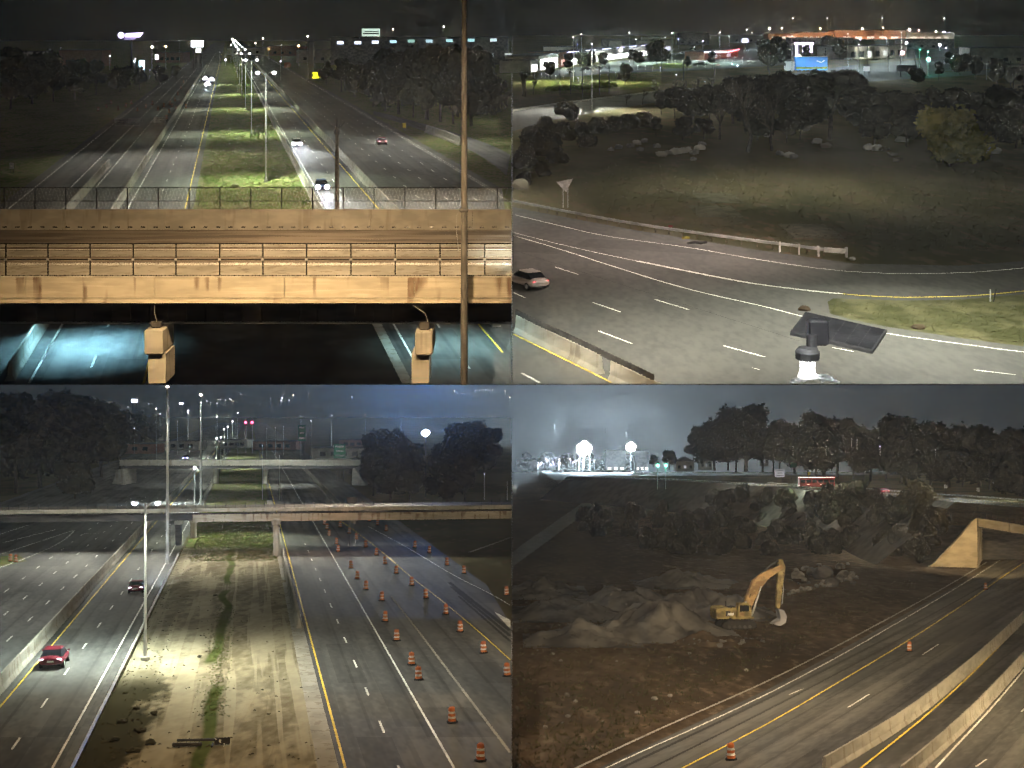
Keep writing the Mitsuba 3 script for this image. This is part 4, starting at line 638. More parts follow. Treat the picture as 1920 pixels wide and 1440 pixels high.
LT = [(34, 748, 1), (38, 751, 1.1), (176, 756, 2.2), (182, 759, 1.6), (197, 760, 1.8), (206, 754, 1), (218, 753, .9), (240, 763, 1), (279, 757, 1.2), (293, 768, 1.3), (300, 776, 1.4), (318, 766, 1), (333, 790, 1.2), (185, 789, 2.4), (252, 803, 1.6), (352, 773, 1.5), (446, 774, 1.8), (388, 752, 1.2), (395, 755, 1.1), (407, 756, 1.2), (413, 749, 1), (423, 750, 1), (431, 748, 1.2), (437, 752, .9), (452, 739, .9), (507, 747, 1.2), (529, 746, 2), (527, 751, 1.8), (542, 750, 1.2), (550, 741, 2), (579, 738, 1), (660, 744, 1.6), (583, 789, 1.8), (563, 780, 1.2), (566, 781, 1), (622, 779, 1.6), (685, 778, 1.4), (752, 781, 1.2), (852, 733, 1.8), (858, 737, 1), (866, 738, 1.1), (879, 739, .9), (892, 732, 1.1), (899, 731, 1), (905, 731, 1.1), (911, 731, 1), (917, 732, 1.1), (924, 731, 1), (947, 733, 1.3), (956, 745, 1.6), (867, 793, 1), (908, 889, 1.2), (951, 903, .8), (516, 802, 1), (532, 800, 1), (500, 803, 1), (492, 835, 1.5), (524, 855, 1.1)]
for u, v, r in LT: far_lamp(q, u, v, g.uniform(850, 1100) if v < 765 else g.uniform(520, 760) if v < 830 else 330, r * .75, (3.4, 3.4, 4.4) if g.random() < .7 else (4.5, 3.6, 2.4), 'small bright light among the city lights on the skyline of the east view', 'city lights of the east view', hpole=3.0 if v < 765 else None)
k = 0
for u, v, hp in ((-20, 935, 190), (30, 925, 180), (75, 915, 170), (118, 908, 160), (155, 902, 148), (190, 895, 132), (10, 895, 150), (58, 888, 142), (100, 880, 135), (140, 872, 122), (175, 868, 112), (205, 862, 100), (235, 850, 78), (262, 842, 66), (285, 836, 56), (45, 865, 115), (85, 858, 108), (125, 850, 98), (165, 846, 92), (200, 842, 84), (225, 880, 90)):
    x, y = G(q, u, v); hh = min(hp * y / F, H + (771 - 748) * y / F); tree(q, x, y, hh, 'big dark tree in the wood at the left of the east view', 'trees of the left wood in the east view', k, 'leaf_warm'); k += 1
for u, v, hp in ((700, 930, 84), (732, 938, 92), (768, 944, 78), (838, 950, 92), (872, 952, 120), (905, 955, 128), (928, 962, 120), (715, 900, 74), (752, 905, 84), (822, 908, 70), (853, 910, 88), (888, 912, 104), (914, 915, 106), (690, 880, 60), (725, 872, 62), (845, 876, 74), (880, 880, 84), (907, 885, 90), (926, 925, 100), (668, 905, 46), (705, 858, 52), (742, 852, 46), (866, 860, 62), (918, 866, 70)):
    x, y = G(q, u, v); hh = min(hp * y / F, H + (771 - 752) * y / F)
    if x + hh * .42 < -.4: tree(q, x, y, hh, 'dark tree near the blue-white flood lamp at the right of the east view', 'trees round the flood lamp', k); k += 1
x, y = G(q, 140, 935); tree(q, x, y, 9.5, 'reddish autumn tree standing before the left wood of the east view', None, 2, 'leaf_warm')
for u0, u1, v_, y, mt in ((205, 300, 806, 700, 'brick'), (300, 380, 800, 760, 'stucco'), (480, 560, 800, 760, 'brick'), (590, 690, 815, 620, 'stucco'), (420, 470, 796, 800, 'stucco'), (640, 700, 800, 800, 'brick'), (100, 190, 790, 900, 'stucco')):
    p = DZ(q, (u0 + u1) / 2, v_, y); w_ = (u1 - u0) * y / F; bld(q, p[0], y, w_, 18, 5, 'low dim building among the lights in the distance of the east view', mt, group='distant low buildings of the east view', wins=[(w_ * (i - 1.5) / 5, 1.6, 2.4, 1.8, None) for i in range(4)])
# slope and path at the right edge
struct('bank', poly(GP(q, [(800, 1010), (880, 1035), (958, 1020), (958, 978), (840, 985)]), .05), 'field_mat', q); edge(er, q, [(880, 1036), (920, 1022), (957, 1008)], .5, .06, 'concrete', 'kerb')
# ================================================================== S: looking south over the work site to the bridge road and the wood
random.seed(3); q = 'S'
sheet(q, 'ground', 1530, 885, 960.4, 2500, 'soil_mat', -.06)
def clipr(p, m=.03): p = np.array(p); p[:, 0] = np.maximum(p[:, 0], m); return p
sr = struct('road', poly(clipr(GP(q, [(961, 1530), (1075, 1462), (1300, 1358), (1440, 1292), (1560, 1228), (1700, 1150), (1800, 1094), (1850, 1064), (1990, 1010), (2600, 1010), (2600, 1530)])), 0.0), 'asphalt_south', q)
def sline(pts, w=.15, mat='paint_white', z=.03, name='edge_line'): part(sr, name, line(smoothpath(GP(q, pts), 26), w, z), mat, q)
sline([(1070, 1446), (1200, 1384), (1440, 1277), (1660, 1163), (1760, 1108), (1850, 1054)], .30, 'concrete', .028, 'pavement_edge'); sline([(1090, 1462), (1136, 1440), (1300, 1367), (1440, 1301), (1560, 1238), (1700, 1158), (1820, 1086), (1905, 1030)], .16)
sline([(1250, 1456), (1320, 1420), (1440, 1357), (1560, 1287), (1700, 1203), (1800, 1138), (1890, 1075), (1960, 1030)], .17, 'paint_yellow')
for i, (c, d) in enumerate(((( 1080, 1480), (1900, 1062)), ((1120, 1490), (1910, 1062)))): sline([c, ((c[0] + d[0]) / 2, (c[1] + d[1]) / 2 + 14 + 2 * i), d], .34 - .12 * i, 'old_tar', .02, 'tar_seam')
for a, b in (((1590, 1327), (1630, 1302)), ((1480, 1303), (1505, 1292)), ((1730, 1228), (1760, 1208)), ((1915, 1335), (1930, 1320)), ((1830, 1438), (1850, 1424))): part(sr, 'lane_dash', line(GP(q, [a, b]), .15, .03), 'paint_white', q)
sline([(1590, 1460), (1640, 1420), (1735, 1343), (1830, 1256), (1925, 1158), (2010, 1070)], .18, 'paint_yellow'); sline([(1735, 1462), (1790, 1402), (1850, 1338), (1930, 1245), (2040, 1120)], .18)
for pts, lab in (([(1545, 1452), (1590, 1425), (1690, 1362), (1800, 1274), (1925, 1158), (2030, 1055)], 'left of the two long concrete barriers at the lower right of the south view'), ([(1690, 1470), (1720, 1445), (1800, 1372), (1925, 1238), (2040, 1115)], 'right of the two long concrete barriers, nearest the lower right corner')):
    t = thing('concrete_barrier', lab, 'barrier'); P = smoothpath(GP(q, pts), 60); seg_along(P[:, :2], 5.2, jersey(1.12, 1.0), t, 'segment', 'concrete', q)
drum(q, 1371, 1425, 'orange and white traffic drum on the yellow line at the bottom of the south view', None, True, 1.08); drum(q, 1705, 1222, 'traffic drum casting a long shadow midway up the road of the south view', None); drum(q, 1848, 1106, 'farthest traffic drum near the bridge abutment in the south view', None)
# excavator
def excavator(q, x, y, rz, s):
    t = thing('excavator', 'yellow excavator parked beside the spoil heaps, its boom raised and bucket resting on the ground', 'excavator'); B = Mt(x, y, 0, rz, s)     # boom towards +x
    TR = extr([(-1.9, .15), (-1.55, 0), (1.55, 0), (1.95, .15), (2.05, .45), (1.8, .8), (1.4, .92), (-1.4, .92), (-1.8, .8), (-2.0, .45)], -.3, .3)
    for sy in (-1.15, 1.15):
        k = part(t, 'track', TR, 'rubber', q, B @ Mt(0, sy, 0))
        for i in range(5): part(k, 'roller', tf(lathe([(.05, -.34), (.2, -.34), (.2, .34), (.05, .34)], 10), Mt(rx=math.pi / 2)), 'dark_steel', q, B @ Mt(-1.2 + .6 * i, sy, .28))
        for i in range(9): part(k, 'track_shoe', box(-1.5 + .37 * i, sy, .93, .28, .62, .05), 'dark_steel', q, B)
    part(t, 'turntable', lathe([(.9, .85), (.95, 1.1), (.9, 1.15)], 16), 'dark_steel', q, B)
    part(t, 'counterweight', loft(np.array([[[-2.6 + i, -1.2 + i, z], [-1.2, -1.3, z], [-1.2, 1.3, z], [-2.6 + i, 1.2 - i, z], [-2.85 + i * 1.5, 0, z]] for z, i in ((1.15, .1), (1.4, 0), (2.25, 0), (2.45, .2))])), 'digger_yellow', q, B, 30)
    part(t, 'engine_cover', cbox(-.55, .35, 1.16, 1.35, 1.75, 1.15, .12), 'digger_yellow', q, B); part(t, 'deck', cbox(.5, 0, 1.1, 2.5, 2.5, .22, .05), 'digger_yellow', q, B); part(t, 'exhaust', lathe([(.07, 2.3), (.06, 2.9), (.02, 2.92)], 8), 'dark_steel', q, B @ Mt(-.9, .8))
    k = part(t, 'cab', loft(np.array([[[-.1 + o, -1.25, z], [1.35 + f, -1.25, z], [1.35 + f, -.25, z], [-.1 + o, -.25, z]] for z, o, f in ((1.33, 0, .05), (2.0, 0, .12), (2.75, .06, -.15), (2.88, .1, -.2))])), 'digger_yellow', q, B)
    part(k, 'window', box(.62, -1.262, 1.95, 1.05, .02, .7), 'glass_dark', q, B); part(k, 'front_window', box(1.40, -.75, 1.75, .05, .8, .85), 'glass_dark', q, B); part(k, 'door', box(.3, -1.265, 1.40, .6, .02, .5), 'digger_orange', q, B)
    part(t, 'side_marking', box(-1.0, -1.318, 1.55, .7, .02, .3), 'paint_white', q, B); part(t, 'handrail', tube([(-1.0, -1.2, 2.3), (-1.0, -1.2, 2.7), (-.2, -1.2, 2.7), (-.2, -1.2, 2.3)], .025, 5), 'dark_steel', q, B)
    def beam(name, pts, hw, hh, mat='digger_orange'):
        p = np.asarray(pts, float); d = np.gradient(p, axis=0); d /= np.linalg.norm(d, axis=1, keepdims=True); n = np.stack([-d[:, 2], d[:, 0] * 0, d[:, 0]], 1); hh = np.asarray(hh)[:, None]
        part(t, name, loft(np.stack([p + n * hh + [0, -hw, 0], p + n * hh + [0, hw, 0], p - n * hh + [0, hw, 0], p - n * hh + [0, -hw, 0]], 1)), mat, q, B)
    beam('boom', [(1.3, .3, 1.5), (1.75, .3, 3.2), (2.6, .3, 4.9), (3.6, .3, 5.8), (5.6, .3, 6.85)], .32, [.30, .50, .62, .46, .22])
    beam('stick', [(5.4, .3, 7.6), (5.5, .3, 6.8), (5.35, .3, 5.0), (5.05, .3, 2.1)], .25, [.18, .42, .34, .2], 'digger_yellow')
    part(t, 'boom_cylinder', tube([(1.9, -.05, 1.35), (2.4, -.05, 2.8), (3.0, -.05, 4.6)], [.11, .11, .06], 8), 'galvanised', q, B); part(t, 'stick_cylinder', tube([(3.2, .3, 6.0), (4.3, .3, 7.0), (5.35, .3, 7.55)], [.1, .1, .06], 8), 'dark_steel', q, B); part(t, 'bucket_cylinder', tube([(5.75, .3, 6.2), (5.75, .3, 4.2), (5.6, .3, 2.5)], [.08, .08, .05], 8), 'galvanised', q, B)
    for k_, (a_, b_, c_) in enumerate((((1.5, .05, 2.0), (1.7, .0, 3.6), (2.7, .02, 5.2)), ((1.5, .55, 2.0), (1.8, .58, 3.5), (2.8, .58, 5.15)), ((3.4, .1, 5.9), (4.4, .02, 6.7), (5.3, .1, 7.1)), ((5.6, .1, 6.8), (5.75, .05, 5.4), (5.5, .08, 3.6)))): part(t, 'hose', tube([a_, b_, c_], .035, 5), 'rubber', q, B)
    part(t, 'roof_rack', box(-.55, .35, 2.33, 1.0, 1.3, .05), 'dark_steel', q, B); part(t, 'grille', box(-1.3, -1.308, 1.5, .5, .02, .55), 'dark_steel', q, B); part(t, 'work_lamp', cbox(.95, -.75, 2.9, .14, .2, .12, .02), 'lit_lens', q, B); part(t, 'mirror', cbox(1.5, -1.35, 2.2, .06, .2, .34, .02), 'black_paint', q, B)
    part(t, 'bucket', loft(np.array([[[5.0, yy, 2.0], [5.6, yy, 1.9], [5.95, yy, 1.2], [5.85, yy, .5], [5.2, yy, .12], [4.6, yy, .25], [4.5, yy, .5], [5.0, yy, .5], [5.35, yy, .9], [5.3, yy, 1.4]] for yy in (-.3, .9)])), 'sheet_metal', q, B)
    for i in range(4): part(t, 'tooth', cbox(4.42, -.2 + .33 * i, .3, .3, .1, .1, .02), 'galvanised', q, B)
    return t
x, y = G(q, 1388, 1177); excavator(q, x - .6, y, .16, 1.12)
# spoil heaps and stones
for u, v, rx, ry, h, sd, m in ((1235, 1190, 8.5, 6, 2.5, 3, 'spoil'), (1330, 1150, 8, 7, 2.2, 4, 'spoil'), (1180, 1135, 7, 9, 1.6, 5, 'spoil'), (1060, 1150, 7, 8, 1.3, 6, 'spoil'), (1090, 1200, 6, 5, 1.2, 7, 'spoil'), (1290, 1095, 8, 7, 1.5, 8, 'spoil'), (1440, 1100, 6, 6, 1.1, 9, 'soil_mat'), (1020, 1110, 6, 9, 1.2, 10, 'spoil'), (1350, 1205, 5, 3, .8, 11, 'soil_mat')):
    x, y = G(q, u, v); mm_ = mound(rx * 1.15, ry * 1.2, h * 1.15, sd, 60, 1.3); heaps = globals().setdefault('heaps', []); heaps.append(mm_[0] + [x, y, 0]); whole('spoil_heap', 'grey heap of excavated soil behind and left of the excavator', 'heap', mm_, m, q, Mt(x, y), smooth=True, group='spoil heaps by the excavator')
g = np.random.default_rng(7); hv = np.vstack(heaps); hv = hv[hv[:, 2] > .1]
whole('clods', 'loose clods and stones strewn over the grey spoil heaps', 'rubble', cat([tf(blob((s_, s_ * .8, s_ * .7), i_, 1, .6), Mt(*(hv[j_] + [g.normal() * .3, g.normal() * .3, 0]), g.uniform(0, 6))) for i_, (j_, s_) in enumerate(zip(g.integers(0, len(hv), 420), .10 + .32 * g.random(420)**3))]), 'spoil', q, kind='stuff')
for i, (u, v, s, m) in enumerate([(1545, 1085, 1.9, 'spoil'), (1525, 1078, 1.3, 'spoil'), (1560, 1098, 1.2, 'spoil'), (1582, 1082, 1.1, 'rock'), (1575, 1066, 1.0, 'rock'), (1597, 1078, .6, 'rock'), (1495, 1084, 1.2, 'rock'), (1480, 1098, .9, 'rock')] + [(1478 + i * 8.6 + g.uniform(-3, 3), 1113 - i * 1.9 + g.uniform(-3, 3), g.uniform(.32, .6), 'rock') for i in range(16)] + [(g.uniform(1490, 1610), g.uniform(1058, 1100), g.uniform(.3, .7), 'rock') for i in range(16)]):
    x, y = G(q, u, v); whole('boulder', 'pale broken stone in the line of rubble right of the bucket' if i > 7 else 'large dark boulder in the pile right of the bucket', 'boulder', blob((s, s * .9, s * .8), i, 2), m, q, Mt(x, y, s * .35, g.uniform(0, 6)), smooth=25, group='rubble line' if i > 7 else 'boulder pile')
for i in range(46):
    u, v = g.uniform(990, 1700), g.uniform(1200, 1420)
    if v > 1455 - (u - 1040) * .535: continue
    x, y = G(q, u, v); s = g.uniform(.1, .26); whole('stone', 'small pale stone on the brown soil in the south view', 'stone', blob((s, s, s * .7), 50 + i, 1), 'rock', q, Mt(x, y, s * .2), smooth=25, group='stones on the soil')
for i in range(20):
    u, v = g.uniform(1250, 1395), g.uniform(1040, 1092); x, y = G(q, u, v); L = g.uniform(1.2, 3.5); whole('broken_plank', 'grey broken plank lying behind the spoil heaps', 'plank', cbox(0, 0, 0, L, .35, .12, .03), 'weathered_wood', q, Mt(x, y, .35 + g.uniform(0, .5), g.uniform(-.5, .6), 1, 0, g.uniform(-.15, .15)), group='broken planks')
def gs(g, n):
    u, v = g.uniform(965, 1800, n), g.uniform(1090, 1450, n); ok = v < 1438 - (u - 1080) * .53; u, v = u[ok], v[ok]; y = H * F / (v - 850); return np.stack([(u - UC) * y / F, y], 1)
tufts(5200, gs, q, 'dry weeds scattered over the brown soil of the south view', 'field_mat', .22, 12)
# bridge road on its embankment
path = np.array([[(u - UC) * y_ / F, y_, H - (v - 850) * y_ / F] for u, v, y_ in ((2160, 962, 200), (1920, 948, 236), (1800, 938, 275), (1700, 930, 330), (1600, 921, 380), (1500, 914, 430), (1400, 908, 480), (1300, 902, 530), (1200, 897, 580), (1080, 893, 640))])
from scipy.interpolate import PchipInterpolator
tt_ = np.linspace(0, 9, 70); pa = PchipInterpolator(np.arange(10), path)(tt_)
tn = np.gradient(pa[:, :2], axis=0); tn /= np.linalg.norm(tn, axis=1, keepdims=True); nr = np.stack([tn[:, 1], -tn[:, 0]], 1)      # to the right of travel: away from the viewer
def offs(d, dz=0): o = pa.copy(); o[:, :2] += nr * d; o[:, 2] += dz; return o
def band3(A, Bp):
    n = len(A); v = np.zeros((2 * n, 3)); v[0::2], v[1::2] = A, Bp; i = np.arange(n - 1) * 2; return v, tri(np.stack([i, i + 1, i + 3, i + 2], 1))[:, ::-1]
ur = struct('road', band3(offs(-4.5), offs(4.5)), 'asphalt', q); part(ur, 'edge_line', band3(offs(-3.9, .03), offs(-3.6, .03)), 'paint_white', q); part(ur, 'centre_line', band3(offs(-.1, .03), offs(.1, .03)), 'paint_yellow', q); part(ur, 'edge_line', band3(offs(3.5, .03), offs(3.8, .03)), 'paint_white', q)
em = offs(-20); em[:, 2] = -.3; m_ = tt_ > 1.62; struct('hills', band3(em[m_], offs(-4.5, -.02)[m_]), 'dark_ground', q); far = offs(260); far[:, 2] = offs(0)[:, 2] - .5; struct('terrain', band3(offs(4.5, -.05), far), 'field_mat', q)
gp = [tuple(p) for p in offs(5.2)]
guardrail(q, np.array(gp)[(tt_ > .3) & (tt_ < 6)], 'guard rail along the far edge of the raised road in the south view', 4.0); guardrail(q, offs(-4.9)[(tt_ > 1.9) & (tt_ < 7.5)], 'guard rail along the near edge of the raised road, partly hidden by bushes', 4.0)
# bridge and abutment at the right
ya = 256.; az = lambda v, y=ya: H - (v - 850) * y / F; aX = lambda u, y=ya: (u - UC) * y / F
t = thing('road_bridge', 'concrete bridge end with a tall warm-lit wing wall at the right edge of the south view', 'bridge')
part(t, 'wing_wall', extr([(aX(1742), az(1062)), (aX(1750), az(1058)), (aX(1790), az(1017)), (aX(1824), az(976)), (aX(1832), az(972)), (aX(1833), az(1065)), (aX(1800), az(1064))], ya, ya + .8), 'tan_concrete', q)
V = np.array([[aX(1833.3), ya, az(1065)], [aX(1833.3), ya, az(975)], [aX(1842, 268), 268, az(1050, 268)], [aX(1842, 268), 268, az(985, 268)]]); part(t, 'abutment_face', (V, tri([[0, 2, 3, 1]])), 'tan_concrete', q)
for i in range(3): a, b = 1832 + i * 60, 1832 + (i + 1) * 60 - 1; V = np.array([[aX(u), y_, az(v)] for y_ in (ya - .4, ya + .4) for u, v in ((a, 971 + (a - 1832) * .16), (b, 971 + (b - 1832) * .16), (b, 987 + (b - 1832) * .17), (a, 987 + (a - 1832) * .17))]); part(t, 'parapet_panel', (V, tri([[0, 3, 2, 1], [4, 5, 6, 7], [0, 1, 5, 4], [2, 3, 7, 6], [0, 4, 7, 3], [1, 2, 6, 5]])), 'dimmed_concrete', q)  # parapet uses a darkened copy of the wall concrete to look less lit
V = np.array([[aX(u), y_, az(v)] for y_ in (ya + .5, ya + .9) for u, v in ((1833, 985), (2030, 1016), (2030, 1020), (1833, 989.5))]); part(t, 'girder', (V, tri([[0, 3, 2, 1], [4, 5, 6, 7], [0, 1, 5, 4], [2, 3, 7, 6]])), 'girder_paint', q)
V = np.array([[aX(u), y_, az(v)] for y_ in (ya + .4, ya + 12) for u, v in ((1833, 978), (2030, 1008))]); part(t, 'deck', (V, tri([[0, 1, 3, 2]])), 'deck_asphalt', q); part(t, 'back_wall', box(aX(1900), 276, 0, 22, .4, az(985, 276)), 'girder_paint', q)
f = thing('bridge_fence', 'dark railing on the bridge end at the right of the south view', 'fence'); 
for i in range(13): u = 1826 + i * 11; part(f, 'post', box(aX(u), ya, az(971 + (u - 1832) * .16), .07, .07, 1.2), 'dark_steel', q)
part(f, 'rail', sweep(np.array([[aX(1826), ya - .05, az(971) + 1.2], [aX(1960), ya - .05, az(991.5) + 1.2]]), [(-.03, 0), (-.03, .08), (.03, .08), (.03, 0)]), 'dark_steel', q)
# vehicles on the raised road
def onroad(u): 
    k = np.argmin(np.abs(pa[:, 0] / pa[:, 1] - (u - UC) / F)); return pa[k], math.atan2(-tn[k, 0], tn[k, 1])
p, rz = onroad(1528); t = thing('bus', 'red and white bus with lit lamps along its roof, crossing on the raised road', 'bus'); B = Mt(p[0], p[1], p[2] + .05, math.pi / 2 + .0, 1.0)
Lb = 66 * p[1] / F; part(t, 'body', cbox(0, 0, .45, 2.6, Lb, 2.9, .15), 'sign_red', q, B); part(t, 'centre_panel', box(1.31, 0, .8, .03, Lb * .42, 1.7), 'sheet_metal', q, B)
for sgn in (1, -1):
    for i in range(6): part(t, 'window', box(sgn * 1.315, -Lb * .42 + i * Lb * .165, 1.8, .04, Lb * .12, .85), 'glass_dark', q, B)
    for yy in (-.33, .3): part(t, 'wheel', tf(TYRE, Mt(s=1.45)), 'rubber', q, B @ Mt(sgn * 1.2, yy * Lb, .48))
for i in range(9): part(t, 'roof_lamp', cbox(-1.2, -Lb * .46 + i * Lb * .115, 3.36, .2, Lb * .07, .18, .03), 'lit_lens', q, B, False, (2.6, 2.4, 2.4) if i > 3 else (6, 1.2, 1.0), .03); part(t, 'roof_lamp', cbox(1.2, -Lb * .46 + i * Lb * .115, 3.36, .2, Lb * .07, .18, .03), 'lit_lens', q, B, False, (1.6, 1.4, 1.4), .03)
for s_ in (-.9, .9): part(t, 'rear_lamp', cbox(s_, -Lb / 2 - .03, .9, .35, .06, .3, .02), 'lit_lens', q, B, False, (10, .8, .6), .03); part(t, 'headlight', cbox(s_, Lb / 2 + .03, .8, .35, .06, .25, .02), 'lit_lens', q, B, False, (8, 8, 7), .03)
for yy in (-.42, -.1, .25): part(t, 'side_lamp', cbox(-1.33, yy * Lb, 1.1, .05, .5, .3, .02), 'lit_lens', q, B, False, (7, 2.0, 1.4), .03)
spot(q, (p[0] - 2, p[1], 45), (p[0] - 3, p[1] - 6, p[2]), rgb(60000, (.86, 1, .8)), 26, 10, .9)
p, rz = onroad(1664); car(q, p[0], p[1], rz, 'red_paint', 'red car with lit rear lamps following the bus on the raised road', z=p[2] + .04, tail=(13, 3, 2.5), head=(10, 10, 9)); spot(q, (p[0] - 3, p[1], 42), (p[0] - 3, p[1] - 3, p[2]), rgb(44000, WHITE), 30, 10, .9)
p, _ = onroad(1800); spot(q, (p[0], p[1], 38), (p[0], p[1], p[2]), rgb(7000, (1, 1, .86)), 44, 20, .8); p, _ = onroad(1410); spot(q, (p[0], p[1], 48), (p[0], p[1], p[2]), rgb(17000, WHITE), 36, 15, .9)  # the raised road spots, over the vehicles too, are unseen added fill
# bushes on the embankment edge, the wood behind, houses
k = 0
for u, v, s in ((1395, 940, 2.6), (1440, 946, 2.4), (1475, 948, 2.8), (1520, 950, 2.4), (1553, 948, 3.2), (1580, 950, 3.6), (1612, 955, 4.4), (1640, 952, 3.0), (1668, 955, 2.0), (1700, 965, 3.4), (1722, 962, 4.6), (1735, 975, 3.0), (1690, 985, 3.2), (1650, 985, 3.4), (1600, 985, 3.6), (1560, 985, 3.4), (1370, 948, 2.4), (1340, 946, 2.2), (1420, 965, 2.6), (1480, 975, 3.0), (1530, 975, 2.8), (1760, 985, 2.8), (1768, 1000, 1.4), (1752, 1022, 1.5), (1735, 1040, 1.6), (1722, 1054, 1.5), (1745, 1004, 1.8), (1725, 1005, 3.2), (1690, 1020, 3.0), (1660, 1030, 2.8), (1735, 1035, 2.2)):
    y_ = np.interp(u, [1300, 1400, 1500, 1600, 1700, 1780], [500, 452, 405, 356, 306, 264]) - (v - 930) * .45; p = DZ(q, u, v, y_); bush(q, p[0], p[1], s * y_ / 420 * 1.5, 'dark leafy bush on the embankment below the raised road', 'bushes on the embankment', 'leaf_warm' if u > 1690 else 'leaf_dark', max(p[2], 0), tall=1.25)
x, y = G(q, 1358, 985); tree(q, x, y, 62 * y / F, 'dark conical evergreen standing alone before the raised road', None, 4, wide=.75); x, y = G(q, 1716, 1040); bush(q, x, y, 4.2, 'broad leafy bush on the bank left of the warm-lit wing wall', None, 'leaf_warm', 0, tall=1.1)
for u, v, top, y_ in ((1255, 880, 842, 640), (1300, 872, 820, 680), (1340, 880, 792, 620), (1365, 880, 776, 600), (1398, 880, 772, 600), (1430, 884, 798, 590), (1462, 886, 796, 580), (1490, 886, 800, 570), (1515, 890, 786, 560), (1545, 892, 790, 560), (1570, 894, 779, 560), (1600, 896, 804, 540), (1632, 900, 808, 520), (1662, 905, 795, 520), (1690, 908, 794, 500), (1715, 910, 806, 490), (1745, 915, 801, 480), (1775, 918, 806, 460), (1805, 920, 810, 450), (1835, 925, 812, 440), (1868, 928, 808, 430), (1895, 930, 814, 420), (1925, 932, 808, 400), (1960, 934, 806, 400), (1225, 875, 855, 760), (1380, 885, 800, 560), (1450, 890, 820, 540), (1530, 895, 810, 520), (1620, 905, 830, 500), (1700, 915, 830, 470), (1780, 922, 835, 430), (1855, 930, 838, 405), (1912, 940, 848, 330)):
    p = DZ(q, u, v, y_); tree(q, p[0], p[1], (v - top) * y_ / F * 1.04, 'tall dark tree in the long wood behind the raised road', 'trees of the wood behind the raised road', k, 'leaf_dark' if u < 1900 else 'leaf_warm', 1.0, p[2]); k += 1
for u, v, y_, w_, d_, h_, lab, m in ((1282, 884, 660, 34, 10, 5.0, 'pale two-gabled house with dark windows right of the green signals', 'stucco'), (1322, 881, 650, 22, 8, 4.6, 'smaller cream house right of the two-gabled one', 'stucco'), (1430, 874, 660, 16, 8, 4, 'small house half hidden in the trees of the south view', 'stucco')):
    p = DZ(q, u, v, y_); W = w_ * y_ / F; bld(q, p[0], p[1], W, d_, h_, lab, m, 'house', 'house', wins=[(W * (i - 1) / 3.2, 1.6, W * .13, 1.4, (.5, .5, .6) if i == 1 else None) for i in range(3)], z=p[2], gable=2.4)
for u in (1233.5, 1248.5):
    p = DZ(q, u, 873, 520.); t = thing('traffic_signal', 'green traffic signal of the glowing pair left of the houses', 'traffic signal', 'pair of green signals'); part(t, 'housing', cbox(p[0], p[1] + .5, p[2] - 1.0, 1.0, .6, 2.6, .1), 'black_paint', q); part(t, 'lit_lens', BALL, 'lit_lens', q, Mt(*p, 0, .72), True, (1.2, 9, 5.5), .05); part(t, 'pole', box(p[0], p[1] + .6, 8, .25, .25, p[2] - 9), 'galvanised', q)
lamp_point('signal_glow', q, DZ(q, 1241, 873, 518.), (4.0, 90.0, 54.0), .5)
sign_board(q, 1488, 872, 520, 12, 10, 'sign_green', 'green street sign before the wood behind the raised road'); sign_board(q, 1462, 887, 510, 18, 15, 'lit_lens', 'pale lit box sign left of the bus', emit=(.32, .32, .34), rows=3, rowmat='sheet_metal'); sign_board(q, 1511, 856, 560, 12, 14, 'sign_yellow', 'faint yellow board among the dark trees'); sign_board(q, 1517, 888, 440, 5, 6, 'sign_yellow', 'small yellow diamond sign behind the bus', two=False)
for u, v in ((1773, 912), (1834, 918)): sign_board(q, u, v, 330, 6, 7, 'band_white', 'small pale roadside sign before the dark trees, ' + ('left' if u < 1800 else 'right') + ' of two', two=False)
for u, v, r, e in ((1650, 837, 1.3, (3, 2.8, 5.5)), (1607, 825, 1.1, (1.1, 1.1, 1)), (1597, 823, .9, (.5, .5, .5)), (1487, 837, .9, (.5, .5, .5)), (1549, 837, .9, (.5, .5, .5)), (1754, 844, .9, (.5, .5, .5)), (1912, 870, 1.8, (.7, .65, .6)), (1040, 797, .9, (.5, .5, .5)), (1135, 803, .9, (.4, .4, .45)), (1174, 811, 1.1, (1.0, 1.0, 1.0)), (1862, 904, .9, (.3, .3, .3))): far_lamp(q, u, v, 430 if u > 1300 else 900, r, e, 'tiny lamp glinting through the dark trees of the south view', 'lamps in the trees of the south view', hpole=3)
# flood lamps and the bright car lot at the left
for u, v, r, I, lab in ((1095, 841, 14.5, 52000, 'larger of the two dazzling white flood lamps above the car lot'), (1183, 838, 9.5, 26000, 'smaller dazzling white flood lamp right of the larger one')):
    p = DZ(q, u, v, 880.); t = thing('flood_lamp', lab, 'flood lamp'); part(t, 'pole', lathe([(.3, 0), (.15, max(1, p[2] - 8))], 8), 'dark_steel', q, Mt(p[0], p[1], 8)); [part(t, 'lamp_head', BALL, 'lit_lens', q, Mt(p[0] + dx * r * .35, p[1], p[2] + dz * r * .35, 0, r * .35 * k_), True, (25, 25, 25), .1) for dx, dz, k_ in ((-.4, .1, .6), (.45, .05, .62), (.05, .55, .5), (-.05, -.5, .52), (.55, -.5, .3), (-.6, -.4, .34))]
    lamp_point('flood_light', q, (p[0], p[1] - r * 880 / F * 1.3, p[2]), rgb(I * 2.0, (.66, .86, 1)), 14.0 if r > 10 else 7.0)
struct('car_lot', poly(np.array([[(u - UC) * y_ / F, y_] for u, y_ in ((1040, 620), (1180, 640), (1190, 1000), (1010, 1000))]), 9.6), 'asphalt', q)
